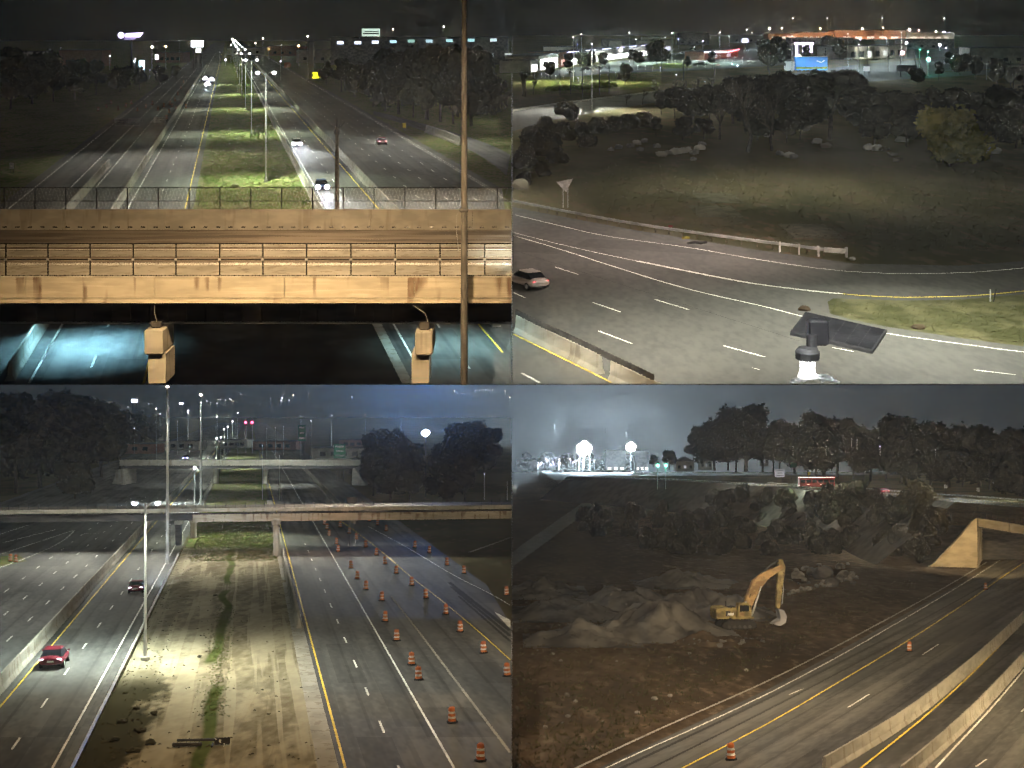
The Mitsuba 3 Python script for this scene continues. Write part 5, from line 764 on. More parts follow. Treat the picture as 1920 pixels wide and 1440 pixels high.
for i in range(46):
    u = g.uniform(1004, 1120); v = 871 - (u - 1004) * .10 + g.uniform(-16, 6) * min(1, (u - 990) / 60); p = DZ(q, u, v, g.uniform(860, 950)); r = g.uniform(.7, 2.2) * 900 / F * .8
    t = thing('lot_lamp', 'sparkling white or violet lamp in the crowded car lot left of the flood lamps', 'lamp', 'lamps of the car lot'); part(t, 'post', box(p[0], p[1], 7, .2, .2, max(.5, p[2] - 7)), 'galvanised', q); part(t, 'lamp_head', BALL, 'lit_lens', q, Mt(*p, 0, r), True, (6, 5.6, 6) if g.random() < .5 else (4.2, 3.4, 6.5), .02)
PC = cbox(0, 0, .2, 1.9, 4.4, 1.2, .3)
for i in range(16):
    u, v = 1040 + i * 9 + g.uniform(-3, 3), 874 + g.uniform(-3, 6); p = DZ(q, u, v, 840.); t = thing('parked_car', 'parked car glinting in the bright lot left of the green signals', 'car', 'cars in the bright lot'); part(t, 'body', CAR_BODY, ('white_paint', 'silver_paint', 'black_paint', 'red_paint')[i % 4], q, Mt(p[0], p[1], 9.65, 1.4), True); part(t, 'cabin_glass', CAR_CABIN, 'glass_dark', q, Mt(p[0], p[1], 9.65, 1.4))
for u0, u1, v, hh in ((1135, 1172, 846, 11), (1190, 1215, 848, 9)): p = DZ(q, (u0 + u1) / 2, v, 930.); W = (u1 - u0) * 930 / F; bld(q, p[0], 930, W, 10, p[2] - 8.5, 'low pale lit building between the two flood lamps' if u0 < 1150 else 'small lit building right of the smaller flood lamp', 'roofing', z=9, wins=[(W * (i - 1) / 3.2, 1.5, W * .18, 2, (1.4, 1.4, 1.2)) for i in range(3)])
# banks at the left: diagonal ditch edges
struct('path', ribbon(clipr(smoothpath(GP(q, [(930, 1085), (1020, 1020), (1090, 968), (1150, 925), (1200, 905)]), 30)), clipr(smoothpath(GP(q, [(930, 1055), (1010, 1000), (1075, 955), (1130, 920), (1180, 905)]), 30)) , .05), 'concrete', q)
# warm sodium light from unseen spots out of frame, at the right and overhead
spot(q, (*G(q, 1700, 1500), 26.5), (*G(q, 1560, 1390), 0), rgb(2600, (1, .72, .44)), 62, 18, 1.6); spot(q, (62, 84, 13), (*G(q, 1850, 1290), 0), rgb(9500, (1, .74, .40)), 58, 14, 1.8)
spot(q, (88, 214, 13), (aX(1800), 256, 4), rgb(6500, (1, .68, .30)), 22, 8, 1.2); spot(q, (*G(q, 1300, 1440), 28), (*G(q, 1400, 1195), 0), rgb(4700, (1, .76, .50)), 52, 16, 1.2)
spot(q, (*G(q, 1600, 1290), 30), (*G(q, 1520, 1105), 0), rgb(4600, (1, .78, .52)), 30, 8, 1.0)  # unseen spot added to light the rubble and the excavator
g = np.random.default_rng(29)
for i in range(84): u, v = (g.uniform(1180, 1720), g.uniform(968, 1042)) if i > 16 else (g.uniform(1090, 1300), g.uniform(960, 1030)); x, y = G(q, u, v); bush(q, x, y, g.uniform(2.0, 3.6), 'dark scrub bush in the black hollow behind the spoil heaps', 'scrub in the hollow', tall=g.uniform(.9, 1.6))
for i in range(20):                                    # dark wood at the left behind the lot
    u = 975 + i * 12; p = DZ(q, u, 880, 1050.); tree(q, max(p[0], 8), p[1], (38 + 8 * math.sin(i * 1.9)) * 1050 / F * .8, 'distant dark tree behind the bright car lot', 'trees behind the car lot', i, z=p[2] - 3)
# ================================================================== N: looking north over the motorway to a field, a wood and a shopping area
random.seed(4); q = 'N'; YN = H * F / (719.6 - 45)
sheet(q, 'ground', 719.6, 66, 960.4, 2500, 'field_mat', -.06)
nr_ = struct('road', poly(clipr(GP(q, [(961, 719.7), (961, 388), (1060, 407), (1195, 432), (1430, 470), (1600, 494), (1800, 498), (1925, 489), (2100, 470), (2500, 440), (2500, 719.7)])), 0.0), 'asphalt', q)
def nline(pts, w=.15, mat='paint_white', z=.03, name='edge_line'): part(nr_, name, line(clipr(smoothpath(GP(q, pts), 30), .1), w, z), mat, q)
nline([(965, 403), (1060, 426), (1120, 440), (1300, 466), (1440, 490), (1600, 510), (1700, 514), (1800, 512), (1920, 503), (2020, 492)], .22)
nline([(962, 436), (1100, 470), (1200, 491)], .16); nline([(1195, 490), (1250, 501), (1330, 517), (1400, 530), (1440, 536), (1580, 551.5)], .46); nline([(1580, 551.5), (1640, 556), (1700, 558), (1800, 556), (1920, 546), (2030, 532)], .26, 'paint_yellow')
nline([(962, 442), (1060, 471), (1150, 500), (1300, 545), (1440, 577), (1510, 595), (1580, 609), (1663, 626), (1800, 645), (1920, 661), (2010, 670)], .23)
for a, b in (((1041, 501), (1084, 515)), ((1228, 562), (1291, 581)), ((1112, 568), (1165, 586)), ((962, 549), (985, 559)), ((1122, 621), (1185, 645)), ((1357, 649), (1434, 670)), ((1825, 694), (1904, 703.5)), ((978, 700), (1012, 718.5)), ((1560, 652), (1600, 660)), ((1410, 690), (1424, 694))):
    part(nr_, 'lane_dash', line(clipr(GP(q, [a, b]), .1),   .2 if a[1] != 690 else .1, .03), 'paint_white', q)
nline([(962, 627), (1060, 675), (1148, 718.8)], .17, 'paint_yellow')
nline([(965, 470), (1200, 545), (1500, 640)], .06, 'old_tar', .02, 'tar_seam')
struct('gore_grass', poly(GP(q, [(1552, 566), (1562, 559.5), (1640, 562), (1700, 564), (1800, 562), (1920, 552), (2050, 540), (2050, 662), (1920, 650), (1800, 634), (1663, 613), (1590, 598), (1556, 588)]), .012), 'gore_mat', q); struct('gore_shoulder', poly(GP(q, [(1500, 578), (1552, 566), (1556, 588), (1590, 598), (1663, 613), (1800, 634), (1920, 650), (2050, 664), (2050, 670), (1920, 657), (1800, 641), (1663, 621), (1560, 602)]), .008), 'asphalt', q)
# guard rail with its striped end, median barrier with glare paddles
gpath = smoothpath(GP(q, [(962, 386), (1060, 406), (1195, 431), (1300, 447), (1430, 465), (1500, 474), (1545, 480)]), 60); t = guardrail(q, gpath, 'long steel guard rail between the ramp and the field in the north view', 1.9)
e0, e1 = G(q, 1545, 480), G(q, 1587, 483); part(t, 'end_panel', sweep(np.stack([e0, e1]), [(-.05, .38), (-.05, .82), (.09, .82), (.09, .38)]), 'band_white', q); part(t, 'end_post', cbox(e1[0], e1[1], 0, .22, .3, 1.0, .03), 'galvanised', q)
for u in (1461, 1497, 1533): x, y = G(q, u, 472 + (u - 1461) * .11); part(t, 'post', box(x, y - .3, 0, .16, .16, 1.02), 'band_white', q)
t = thing('concrete_barrier', 'concrete barrier topped by dark glare paddles, lower left corner of the north view', 'barrier'); bp = clipr(GP(q, [(962, 622), (1010, 644), (1060, 668), (1110, 693), (1148, 713)]), .35); seg_along(resample(bp, 1.0), 3.2, jersey(1.12), t, 'segment', 'concrete', q)
P = resample(bp, .45)
for p in P: part(t, 'glare_paddle', cbox(0, 0, 1.16, .05, .26, .42, .01), 'dark_steel', q, Mt(p[0], p[1], 0, .9))
ex = resample(GP(q, [(1147, 712.5), (1190, 734), (1245, 762)]), .8)        # the barrier runs on out of the frame; it stops at the frame's lower edge
def cutz(mesh): v, f = mesh; v = v.copy(); v[:, 2] = np.maximum(v[:, 2], H - (719.4 - 45) * v[:, 1] / F); return v, f
part(t, 'segment', cutz(sweep(ex, jersey(1.12))), 'concrete', q)
for p in resample(ex, .45):
    if 1.16 > H - (716 - 45) * p[1] / F: part(t, 'glare_paddle', cbox(0, 0, 1.16, .05, .26, .42, .01), 'dark_steel', q, Mt(p[0], p[1], 0, .9))
# solar panel, gear cabinet and post on the camera's own mast arm, just in front
A, B_, C_, D_ = (DZ(q, *a) for a in ((1510, 590, 12.5), (1663, 624, 12.2), (1636, 664, 11.75), (1481, 628, 12.05)))
t = thing('solar_panel', 'dark tilted solar panel with a pale edge at the bottom of the north view', 'solar panel'); n_ = np.cross(B_ - A, D_ - A); n_ /= np.linalg.norm(n_); n_ *= math.copysign(1, n_[2])
def slab(c, th, lo=0.0): c = np.array(c); return np.vstack([c + n_ * lo, c + n_ * (lo + th)]), np.vstack([tri([[3, 2, 1, 0], [4, 5, 6, 7]]), tri([[0, 1, 5, 4], [1, 2, 6, 5], [2, 3, 7, 6], [3, 0, 4, 7]])])
part(t, 'frame', slab([A, B_, C_, D_], .03), 'dark_steel', q)
def bil(s, r): return A * (1 - s) * (1 - r) + B_ * s * (1 - r) + C_ * s * r + D_ * (1 - s) * r
for i in range(6):
    for j in range(3): s0, s1, r0, r1 = .02 + .16 * i, .02 + .16 * (i + 1) - .008, .04 + .305 * j, .04 + .305 * (j + 1) - .012; part(t, 'cell_pane', slab([bil(s0, r0), bil(s1, r0), bil(s1, r1), bil(s0, r1)], .004, .031), 'solar_cells', q)
t = thing('gear_cabinet', 'white post with added glow, dark hood and black box before the solar panel', 'cabinet')
def W2(u, v, y): return DZ(q, u, v, y)
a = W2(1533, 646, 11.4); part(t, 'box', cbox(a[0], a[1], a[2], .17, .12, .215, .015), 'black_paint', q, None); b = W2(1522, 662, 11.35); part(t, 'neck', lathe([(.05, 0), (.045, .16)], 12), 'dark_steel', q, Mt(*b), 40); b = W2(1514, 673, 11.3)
part(t, 'hood', lathe([(.02, .10), (.08, .095), (.105, .06), (.10, .0), (.02, .0)][::-1], 16), 'dark_steel', q, Mt(*b), 30); b = W2(1514, 706, 11.3); part(t, 'post', lathe([(.085, 0), (.066, .05), (.068, .14), (.09, .148)], 14), 'white_paint', q, Mt(*b), 30, (1.5, 1.5, 1.42)); part(t, 'ring', lathe([(.09, .146), (.10, .155), (.09, .165)], 14), 'white_paint', q, Mt(*b))  # post emits to look strongly lit; it is no lamp
for (u0, v0), (u1, v1) in (((1482, 715), (1505, 706)), ((1505, 716), (1523, 706)), ((1523, 704), (1552, 703)), ((1530, 708), (1572, 716)), ((1545, 704), (1574, 717)), ((1498, 712), (1560, 709)), ((1552, 703), (1556, 712)), ((1484, 717), (1502, 716)), ((1540, 716), (1562, 706))): part(t, 'bracket', tube([W2(u0, v0, 11.3), W2(u1, v1, 11.3)], .011, 6), 'white_paint', q)
spot(q, (2.2, 8.6, 23.5), tuple(W2(1540, 660, 11.6)), rgb(210, (1, 1, .95)), 30, 22, 1.0)  # unseen spot added above the frame for the panel and post
# unseen spots above the frame, placed to light the road, barrier and field
spot(q, (33, 92, 29), (25, 88, 0), rgb(9300, (1, .97, .80)), 52, 2, 2.6); spot(q, (*G(q, 1760, 640), 26), (*G(q, 1700, 580), 0), rgb(1900, (1, 1, .80)), 56, 10, 1.0); spot(q, (30, 116, 29), (9, 132, 0), rgb(5600, (1, .78, .66)), 46, 16, 1.3); spot(q, (36, 165, 34), (33, 178, 0), rgb(3200, (1, 1, .80)), 68, 20, 1.2); spot(q, (2.5, 66, 23.6), (7, 90, 0), rgb(5600, (1, .95, .78)), 25, 10, 1.0)
# car, signs, small things by the road
x, y = G(q, 982, 538); cdir = GP(q, [(985, 530), (1120, 572)]); d = cdir[1] - cdir[0]; car(q, 1.25, y, math.atan2(-d[0], d[1]) + math.pi, 'silver_paint', 'silver car cut by the left edge of the north view', tail=(1.5, .2, .2))
t = thing('road_sign', 'pale triangular sign on two thin legs left of the field, the north view', 'sign'); x, y = G(q, 1060, 390); part(t, 'panel', extr([(-1.1, 3.1), (.9, 3.5), (.1, 1.9)], -.03, .03), 'band_white', q, Mt(x, y)); [part(t, 'post', box(s, .08, 0, .1, .1, 2.9), 'galvanised', q, Mt(x, y)) for s in (-.25, .3)]
x, y = G(q, 966, 353); whole('boulder', 'pale rounded stone block at the left edge above the guard rail', 'boulder', blob((1.1, .9, .85), 4, 3, .2), 'tan_concrete', q, Mt(max(x, 1.15), y, .5), smooth=30)
x, y = G(q, 1308, 458); t = thing('tyre_scrap', 'dark shred of tyre lying beside the guard rail', 'debris'); part(t, 'strip', tube([(-1, 0, .08), (-.3, .2, .2), (.3, -.1, .12), (.9, .15, .22)], .13, 6), 'rubber', q, Mt(x, y)); part(t, 'strip', tube([(-.4, .3, .1), (.2, .5, .2), (.7, .3, .1)], .1, 6), 'rubber', q, Mt(x, y))
x, y = G(q, 1286, 448); whole('plastic_scrap', 'yellow-green scrap of plastic beside the tyre shred', 'debris', cbox(0, 0, 0, .8, .3, .25, .05), 'leaf_gold', q, Mt(x, y, 0, .3)); x, y = G(q, 1257, 432); whole('reflector', 'small red and white reflector behind the guard rail', 'reflector', cbox(0, 0, 0, .45, .12, .55, .03), 'sign_red', q, Mt(x, y)); x, y = G(q, 1598, 487); whole('stone', 'pale stone just past the striped end of the guard rail', 'stone', blob((.35, .25, .2), 9, 2), 'rock', q, Mt(x, y, .1), smooth=25)
t = thing('marker_post', 'pair of thin marker posts on the yellow line at the right of the north view', 'post'); x, y = G(q, 1857, 566); part(t, 'post', lathe([(.06, 0), (.05, 1.0)], 6), 'band_white', q, Mt(x, y)); part(t, 'post', tube([(.25, 0, 0), (.45, 0, 1.0)], .045, 6), 'dark_steel', q, Mt(x, y))
for u, v in ((1508, 582), (1722, 616)): x, y = G(q, u, v); whole('dirt_clod', 'dark clod on the grass corner above the solar panel' if u < 1600 else 'dark clod in the grass right of the solar panel', 'clod', blob((.5, .35, .25), int(u), 2), 'soil_mat', q, Mt(x, y, .1), smooth=25)
# field: stones, branch piles, rubble by the wood
g = np.random.default_rng(17)
for i, (u, v, s) in enumerate(((1146, 282, .7), (1160, 278, .9), (1182, 275, .8), (1194, 270, 1.0), (1208, 266, .9), (1200, 282, .8), (1240, 292, 1.0), (1252, 289, .8), (1266, 288, 1.2), (1278, 286, 1.1), (1290, 284, 1.0), (1302, 288, .9), (1312, 280, 1.1), (1316, 272, .8), (1462, 290, .9), (1480, 294, 1.0), (1488, 296, .8), (1532, 268, 1.1), (1548, 276, 1.0), (1628, 280, 1.2), (1645, 281, 1.3), (1690, 265, 1.2), (1845, 288, 1.0), (1862, 287, 1.3), (1885, 262, 1.0), (1440, 256, 1.0), (1300, 300, .6), (1232, 276, .9))):
    x, y = G(q, u, v); whole('rubble_stone', 'pale broken stone below the dark wood in the north view', 'stone', blob((s * 1.0, s * .7, s * .6), i, 2, .5), 'stucco' if s > .95 else 'rock', q, Mt(x, y, s * .2, g.uniform(0, 6)), smooth=25, group='rubble along the wood')
for i in range(9): u, v = 1655 + i * 4, 282 + i * 3.4; x, y = G(q, u, v); whole('log', 'grey log in the slanting pile beside the golden tree', 'log', tube([(-1.6, 0, 0), (0, .1, .1), (1.6, 0, .05)], .22, 7), 'weathered_wood', q, Mt(x, y, .3 + .2 * (i % 3), 1.1 + g.uniform(-.3, .3)), smooth=30, group='slanting log pile')
for u, v in ((1340, 395), (1520, 432), (1345, 370)): x, y = G(q, u, v); whole('dry_patch', 'pale heap of dry cut grass in the field', 'heap', mound(2.6, 5, .25, int(u), 24, .8), 'dry_grass', q, Mt(x, y), smooth=True, group='dry grass heaps')
def gn(g, n): u, v = g.uniform(975, 1930, n), g.uniform(305, 470, n); ok = v < 372 + (u - 960) * .155; u, v = u[ok], v[ok]; y = H * F / (v - 45); return np.stack([(u - UC) * y / F, y], 1)
tufts(3500, gn, q, 'rough dry grass over the field of the north view', 'field_mat', .12, 21)
def gn2(g, n): u, v = g.uniform(1560, 1930, n), g.uniform(566, 645, n); ok = v < 596 + (u - 1590) * .17; u, v = u[ok], v[ok]; y = H * F / (v - 45); return np.stack([(u - UC) * y / F, y], 1)
tufts(1500, gn2, q, 'short grass on the triangle between the ramp and the motorway', 'gore_mat', .05, 22)
# trees of the middle distance
x, y = G(q, 1782, 312); tree(q, x, y, 9.8, 'golden autumn tree with branches to the ground at the edge of the field', None, 2, 'leaf_gold', 1.12, -.8, dense=True)
x, y = G(q, 1402, 285); bare_tree(q, x, y, 17, 'tall bare tree with twisted branches in the middle of the north view', None, 3); x, y = G(q, 1448, 282); bare_tree(q, x, y, 14, 'bare tree right of the tallest bare one', None, 8); x, y = G(q, 1350, 262); bare_tree(q, x, y, 12, 'slender bare tree left of the tallest bare one', None, 11)
x, y = G(q, 1556, 262); tree(q, x, y, 14.5, 'broad round dark tree in front of the lit street', None, 0, 'leaf_dark', 1.5)
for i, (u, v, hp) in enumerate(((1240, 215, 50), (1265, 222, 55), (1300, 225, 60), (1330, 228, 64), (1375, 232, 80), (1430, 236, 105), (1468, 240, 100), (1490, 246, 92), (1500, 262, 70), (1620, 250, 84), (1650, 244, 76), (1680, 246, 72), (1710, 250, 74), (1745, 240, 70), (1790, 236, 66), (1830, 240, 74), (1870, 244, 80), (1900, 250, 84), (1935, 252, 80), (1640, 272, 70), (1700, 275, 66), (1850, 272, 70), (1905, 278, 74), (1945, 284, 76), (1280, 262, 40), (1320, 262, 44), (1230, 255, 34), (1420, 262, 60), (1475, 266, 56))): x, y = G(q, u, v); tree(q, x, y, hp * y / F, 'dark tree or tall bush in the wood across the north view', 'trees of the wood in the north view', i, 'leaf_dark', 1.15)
for i, (u, v, s) in enumerate(((972, 300, 2.6), (985, 315, 2.2), (1005, 292, 2.8), (1030, 280, 2.8), (1055, 262, 3.0), (1062, 215, 3.2), (1075, 225, 2.8), (995, 268, 2.8), (1022, 252, 3.0), (1090, 258, 2.6), (1120, 250, 2.8), (1150, 245, 2.8), (1180, 240, 2.8), (1210, 238, 3.0), (1015, 330, 1.8), (985, 345, 1.5), (1045, 305, 2.0), (1100, 275, 2.2))): x, y = G(q, u, v); bush(q, max(x, s * .95), y, s, 'brown bush in the scrub at left of the north view', 'scrub bushes of the north view', 'leaf_warm')
for i, (u, v, h) in enumerate(((968, 180, 12), (985, 182, 9), (1000, 178, 6), (1236, 190, 8), (1262, 188, 7), (1284, 186, 8), (1310, 186, 9), (1335, 184, 8), (1362, 182, 9), (1385, 180, 8), (1205, 196, 6), (1175, 200, 5))): x, y = G(q, u, v); bare_tree(q, max(x, 3.2), y, h, 'small bare tree in the row before the car parks', 'row of bare trees', 30 + i, lev=4)
for i, (u, v, h) in enumerate(((1032, 150, 8), (1068, 140, 9), (1095, 128, 8), (1110, 132, 9), (1130, 126, 7), (1188, 122, 9), (1200, 128, 8), (1232, 122, 13), (1290, 130, 6), (1172, 158, 7), (1455, 100, 14), (1510, 118, 9), (1560, 108, 14), (1575, 112, 12), (1550, 100, 12), (1665, 100, 8), (1336, 128, 8), (1300, 108, 6), (1470, 128, 12), (1440, 132, 12), (1430, 112, 14), (1780, 130, 8), (1800, 140, 9), (1830, 150, 9), (1870, 160, 9), (1900, 165, 8), (1760, 150, 7), (1720, 158, 6))): x, y = G(q, u, v); tree(q, x, y, h, 'dark street tree standing among the lit car parks', 'street trees of the shopping area', i, 'leaf_dark')
for i in range(13): u = 1030 + i * 10; x, y = G(q, u, 172 - i * .7); bush(q, x, y, 1.7, 'lit green shrub in the hedge row below the car park wall', 'hedge row shrubs', 'leaf_green')
# side road, car parks, street
def npoly(name, pts, mat, z): return struct(name, poly(clipr(GP(q, pts)), z), mat, q)
npoly('road', [(961, 246), (961, 205), (1050, 192), (1230, 170), (1420, 155), (1700, 138), (2100, 120), (2100, 126), (1700, 148), (1420, 168), (1230, 192), (1050, 222)], 'asphalt', .01); npoly('path', [(961, 209), (961, 205), (1050, 192), (1230, 170), (1232, 172), (1050, 195)], 'concrete', .03)
npoly('lawn', [(990, 178), (985, 152), (1140, 138), (1240, 134), (1240, 160), (1140, 172)], 'grass_mat', .02); npoly('car_park', [(1005, 150), (1012, 136), (1250, 102), (1420, 88), (1500, 84), (1500, 120), (1300, 132), (1140, 138)], 'asphalt', .02); npoly('lawn', [(1220, 130), (1225, 120), (1290, 117), (1300, 127)], 'grass_mat', .04); npoly('street', [(1440, 160), (1465, 140), (1600, 122), (1800, 106), (2100, 96), (2100, 118), (1800, 132), (1600, 146), (1500, 162)], 'asphalt', .03)
npoly('car_park', [(1570, 108), (1600, 96), (2000, 84), (2000, 100), (1700, 110)], 'asphalt', .02)
for u, v, I, c in ((1075, 154, 9000, (.95, 1, .62)), (1090, 128, 6000, COOL), (1180, 116, 8000, (.8, 1, .9)), (1260, 118, 9000, (.6, 1, .72)), (1350, 114, 9000, (.8, 1, .92)), (1485, 146, 14000, (.75, .95, 1)), (1590, 126, 14000, (.72, .92, 1)), (1690, 114, 12000, (.74, .92, 1)), (1400, 92, 9000, COOL), (1110, 208, 2600, WHITE)):
    x, y = G(q, u, v); added_post(q, x, y, 17., (x, y - 3, 0), rgb(I * 3.8, c), 68, 24, .9, 'added car park lamp throwing a pool of light, top-right view', 'added car park lamps')
for u, v, top, e, r in ((1003, 148, 133, (8, 7, 8), 1.6), (1023, 146, 122, (6, 6, 6), 1.3), (1272, 92, 73, (3, 3, 8), 1.6), (1318, 92, 77, (6, 5, 9), 1.6), (1349, 86, 70, (4, 5, 5), 1.3), (1302, 98, 88, (5, 5, 5), 1.2), (1243, 92, 76, (5, 5, 6), 1.2), (1367, 88, 68, (5, 5, 5), 1.3), (1322, 156, 153, (2, 3, 3), 1.0), (1268, 142, 140, (7, 7, 6), 1.4), (1373, 122, 120, (3, 9, 9), 1.9), (1383, 126, 123, (6, 8, 9), 1.8), (1410, 66, 61, (6, 6, 6), 1.5), (1700, 96, 80, (7, 9, 10), 3.2), (1762, 96, 84, (8, 9, 10), 3.4), (1774, 92, 90, (6, 7, 8), 1.8), (1755, 70, 59, (10, 9.5, 7), 2.6), (1770, 70, 61, (9, 9, 12), 3.4), (1780, 72, 62, (8, 8, 10), 2.6), (1723, 66, 57, (14, 7, 6), 2.4), (1705, 66, 56, (13, 11, 9), 3.2), (1656, 62, 52, (9, 7, 5), 2.2), (1617, 64, 54, (12, 10, 8), 3.0), (1538, 64, 53.5, (12, 11, 7), 2.4), (1466, 64, 53, (12, 10, 7), 2.4), (1443, 64, 54, (12, 10, 9), 2.8), (1576, 74, 72, (7, 7, 8), 2.0), (1613, 76, 74, (6, 6, 9), 2.0), (1460, 67, 65, (9, 8, 10), 2.2), (1515, 64, 61, (7, 6, 6), 1.6), (1545, 63, 61, (8, 7, 7), 1.6), (970, 118, 107, (1.6, 1.6, 7), 2.0), (995, 116, 106.5, (3, 3, 9), 2.6), (1047, 96, 88, (1.2, 1.2, 7), 1.8), (1054, 94, 87.5, (2.4, 2.4, 8), 1.8), (1083, 92, 83, (.4, .5, 2.6), 1.2), (1850, 150, 120, (1.2, 1.3, 1.3), 1.2), (1240, 74, 64, (.6, .6, .6), 1.0), (1180, 66, 59, (.5, .5, .5), .9)) + tuple((int(u_), int(148 - (u_ - 1000) * .11 + (i_ * 37 % 17)), int(141 - (u_ - 1000) * .115 + (i_ * 37 % 17)), ((3, 3, 4.5), (3.4, 3.4, 3), (2, 3, 2.6), (4, 3, 2))[i_ % 4], .8 + .25 * (i_ % 3)) for i_, u_ in enumerate(np.linspace(1015, 1420, 30))):
    y = H * F / (v - 45) if v > 62 else 2400; far_lamp(q, u, top, y, r * .9, e, 'small bright lamp over the shopping area in the north view', 'lamps over the shopping area')
# shops
def front(u0, v0, u1, v1, h, dep, label, mat, wins, roof='roofing', name='shop', base=0.0):
    a, b = G(q, u0, v0), G(q, u1, v1); m = (a + b) / 2; d = b - a; Lw = np.linalg.norm(d); rz = math.atan2(d[1], d[0]); n_ = np.array([-d[1], d[0]]) / Lw; c = m + n_ * dep / 2
    return bld(q, c[0], c[1], Lw, dep, h, label, mat, name, 'shop', roof, [(Lw * (s - .5), z0, Lw * w, hh, em) for s, w, z0, hh, em in wins], rz), Lw, c, rz, dep
LIT = (2.6, 2.7, 2.4)
front(994, 137, 1008, 134.5, 5.5, 14, 'small shop with a dazzling white front at the left end of the shops', 'stucco', [(.5, .8, .6, 3.0, (4.5, 4.4, 4.2))]); front(1010, 134, 1047, 127, 7.0, 16, 'shop with a wide pale-lit front, third from the left end', 'stucco', [(.28, .42, .6, 4.8, (4.4, 4.5, 4.2)), (.75, .4, .6, 4.8, (4.0, 4.3, 3.4))]); front(1048, 126.5, 1062, 124, 7.6, 16, 'brown-fronted narrow shop between two lit ones', 'brick', [(.5, .5, .8, 3, (.9, .25, .16))])
tS = front(1063, 124, 1238, 100, 6.4, 22, 'long arcade of lit shop fronts with pale awnings and a central gable', 'stucco', [(.04 + .086 * i, .075, .4, 3.6, (tuple(np.array((3.4, 3.8, 3.7)) * (1.6 if i in (4, 5, 6) else .8 + .3 * ((i * 7) % 3))))) for i in range(12)])
k, Lw, c, rz, dep = tS; Bm = Mt(c[0], c[1], 0, rz)
for i in range(7): part(k, 'roof_light', cbox(-Lw * .46 + Lw * .145 * i, -dep / 2 - .6, 7.0, Lw * .085, .25, .45, .03), 'lit_lens', q, Bm, False, (2.6, 2.6, 5.0), .03)
part(k, 'gable', extr([(-4.5, 6.9), (4.5, 6.9), (0, 11.5)], -dep / 2 - 1.2, -dep / 2 + 6), 'stucco', q, Bm @ Mt(-Lw * .03)); part(k, 'sign_face', box(-Lw * .03, -dep / 2 - 1.35, 4.6, 6.5, .2, 2.6), 'lit_lens', q, Bm, False, (4.4, 4.4, 4.3), .1); part(k, 'awning', sweep(np.array([[-Lw * .48, -dep / 2 - 1.0, 4.0], [Lw * .48, -dep / 2 - 1.0, 4.0]]), [(-.9, 0), (.9, -.5), (.9, -.4), (-.9, .1)]), 'stucco', q, Bm)
for s in (-.2, .16): p = Bm[:3, :3] @ [Lw * s, -dep / 2 - 20, 0] + Bm[:3, 3]; p2 = Bm[:3, :3] @ [Lw * s, -dep / 2, 0] + Bm[:3, 3]; added_post(q, p[0], p[1], 13, (p2[0], p2[1], 3), rgb(8000, (.86, 1, .95)), 66, 30, .9, 'added lamp before the long arcade of shops, top-right view', 'added lamps before the arcade')
front(1240, 98, 1262, 95.5, 9, 20, 'pale tall shop at the right end of the arcade', 'stucco', [(.5, .5, 1, 3, (1.2, 1.2, 1.6))]); front(1320, 113, 1384, 106.5, 5.2, 12, 'low shop with a glowing red strip along its canopy', 'brick', [(.3, .12, .8, 2, (.5, .6, .6)), (.7, .12, .8, 2, (.4, .5, .6))]); k = 'shop_%03d' % used['shop']
a, b = G(q, 1320, 113), G(q, 1386, 106); part(k, 'light_strip', sweep(np.array([[a[0] + 14, a[1] - .9, 4.6], [b[0], b[1] - .9, 4.6]]), [(0, 0), (0, .75), (.3, .75), (.3, 0)]), 'lit_lens', q, None, False, (7, 1.0, 1.4), .05); part(k, 'white_strip', sweep(np.array([[a[0], a[1] - .9, 4.6], [a[0] + 13.5, a[1] - .9, 4.6]]), [(0, 0), (0, .75), (.3, .75), (.3, 0)]), 'lit_lens', q, None, False, (4, 4.2, 5), .05)

# white portal canopy
y = H * F / (107 - 45); X = lambda u: (u - UC) * y / F; zz = lambda v: H - (v - 45) * y / F; t = thing('portal', 'white glowing portal canopy on three legs above the street in the north view', 'canopy')
for u0, u1, v0, v1 in ((1490, 1525, 84, 79), (1491.5, 1495.5, 103, 84), (1505, 1508.5, 103, 84), (1519, 1523, 99, 84), (1492, 1512, 105.5, 101.5)): part(t, 'roof' if v1 == 79 else ('counter' if v1 > 100 else 'leg'), cbox((X(u0) + X(u1)) / 2, y, zz(v0), X(u1) - X(u0), 3.0, zz(v1) - zz(v0), .08), 'lit_lens', q, None, False, (2.6, 2.1, 3.4) if v1 < 100 else (4, 4, 4), .05)
part(t, 'floor', box(X(1507), y, 0, X(1522) - X(1492), 5, .3), 'concrete', q)
# lorry
p = G(q, 1508, 136); t = thing('lorry', 'blue box lorry with a pale roof and a light stripe, parked in the lit street', 'lorry'); Bm = Mt(p[0], p[1], 0, .10); Lq = 62 * p[1] / F
part(t, 'box_body', cbox(3, 0, 1.1, Lq, 2.6, 6.0, .1), 'truck_blue', q, Bm); part(t, 'roof', box(3, 0, 7.12, Lq, 2.7, .15), 'white_paint', q, Bm); part(t, 'stripe', box(3, -1.33, 1.7, Lq * .98, .03, .9), 'leaf_green', q, Bm); part(t, 'emblem', tube([(5.5, -1.36, 5.3), (7.5, -1.36, 4.6), (9.0, -1.36, 5.6)], .2, 5), 'white_paint', q, Bm); part(t, 'cab', cbox(3 - Lq / 2 - 2.4, 0, .9, 4.2, 2.5, 4.2, .3), 'white_paint', q, Bm); part(t, 'windscreen', box(3 - Lq / 2 - 4.52, 0, 3.0, .05, 2.1, 1.4), 'glass_dark', q, Bm)
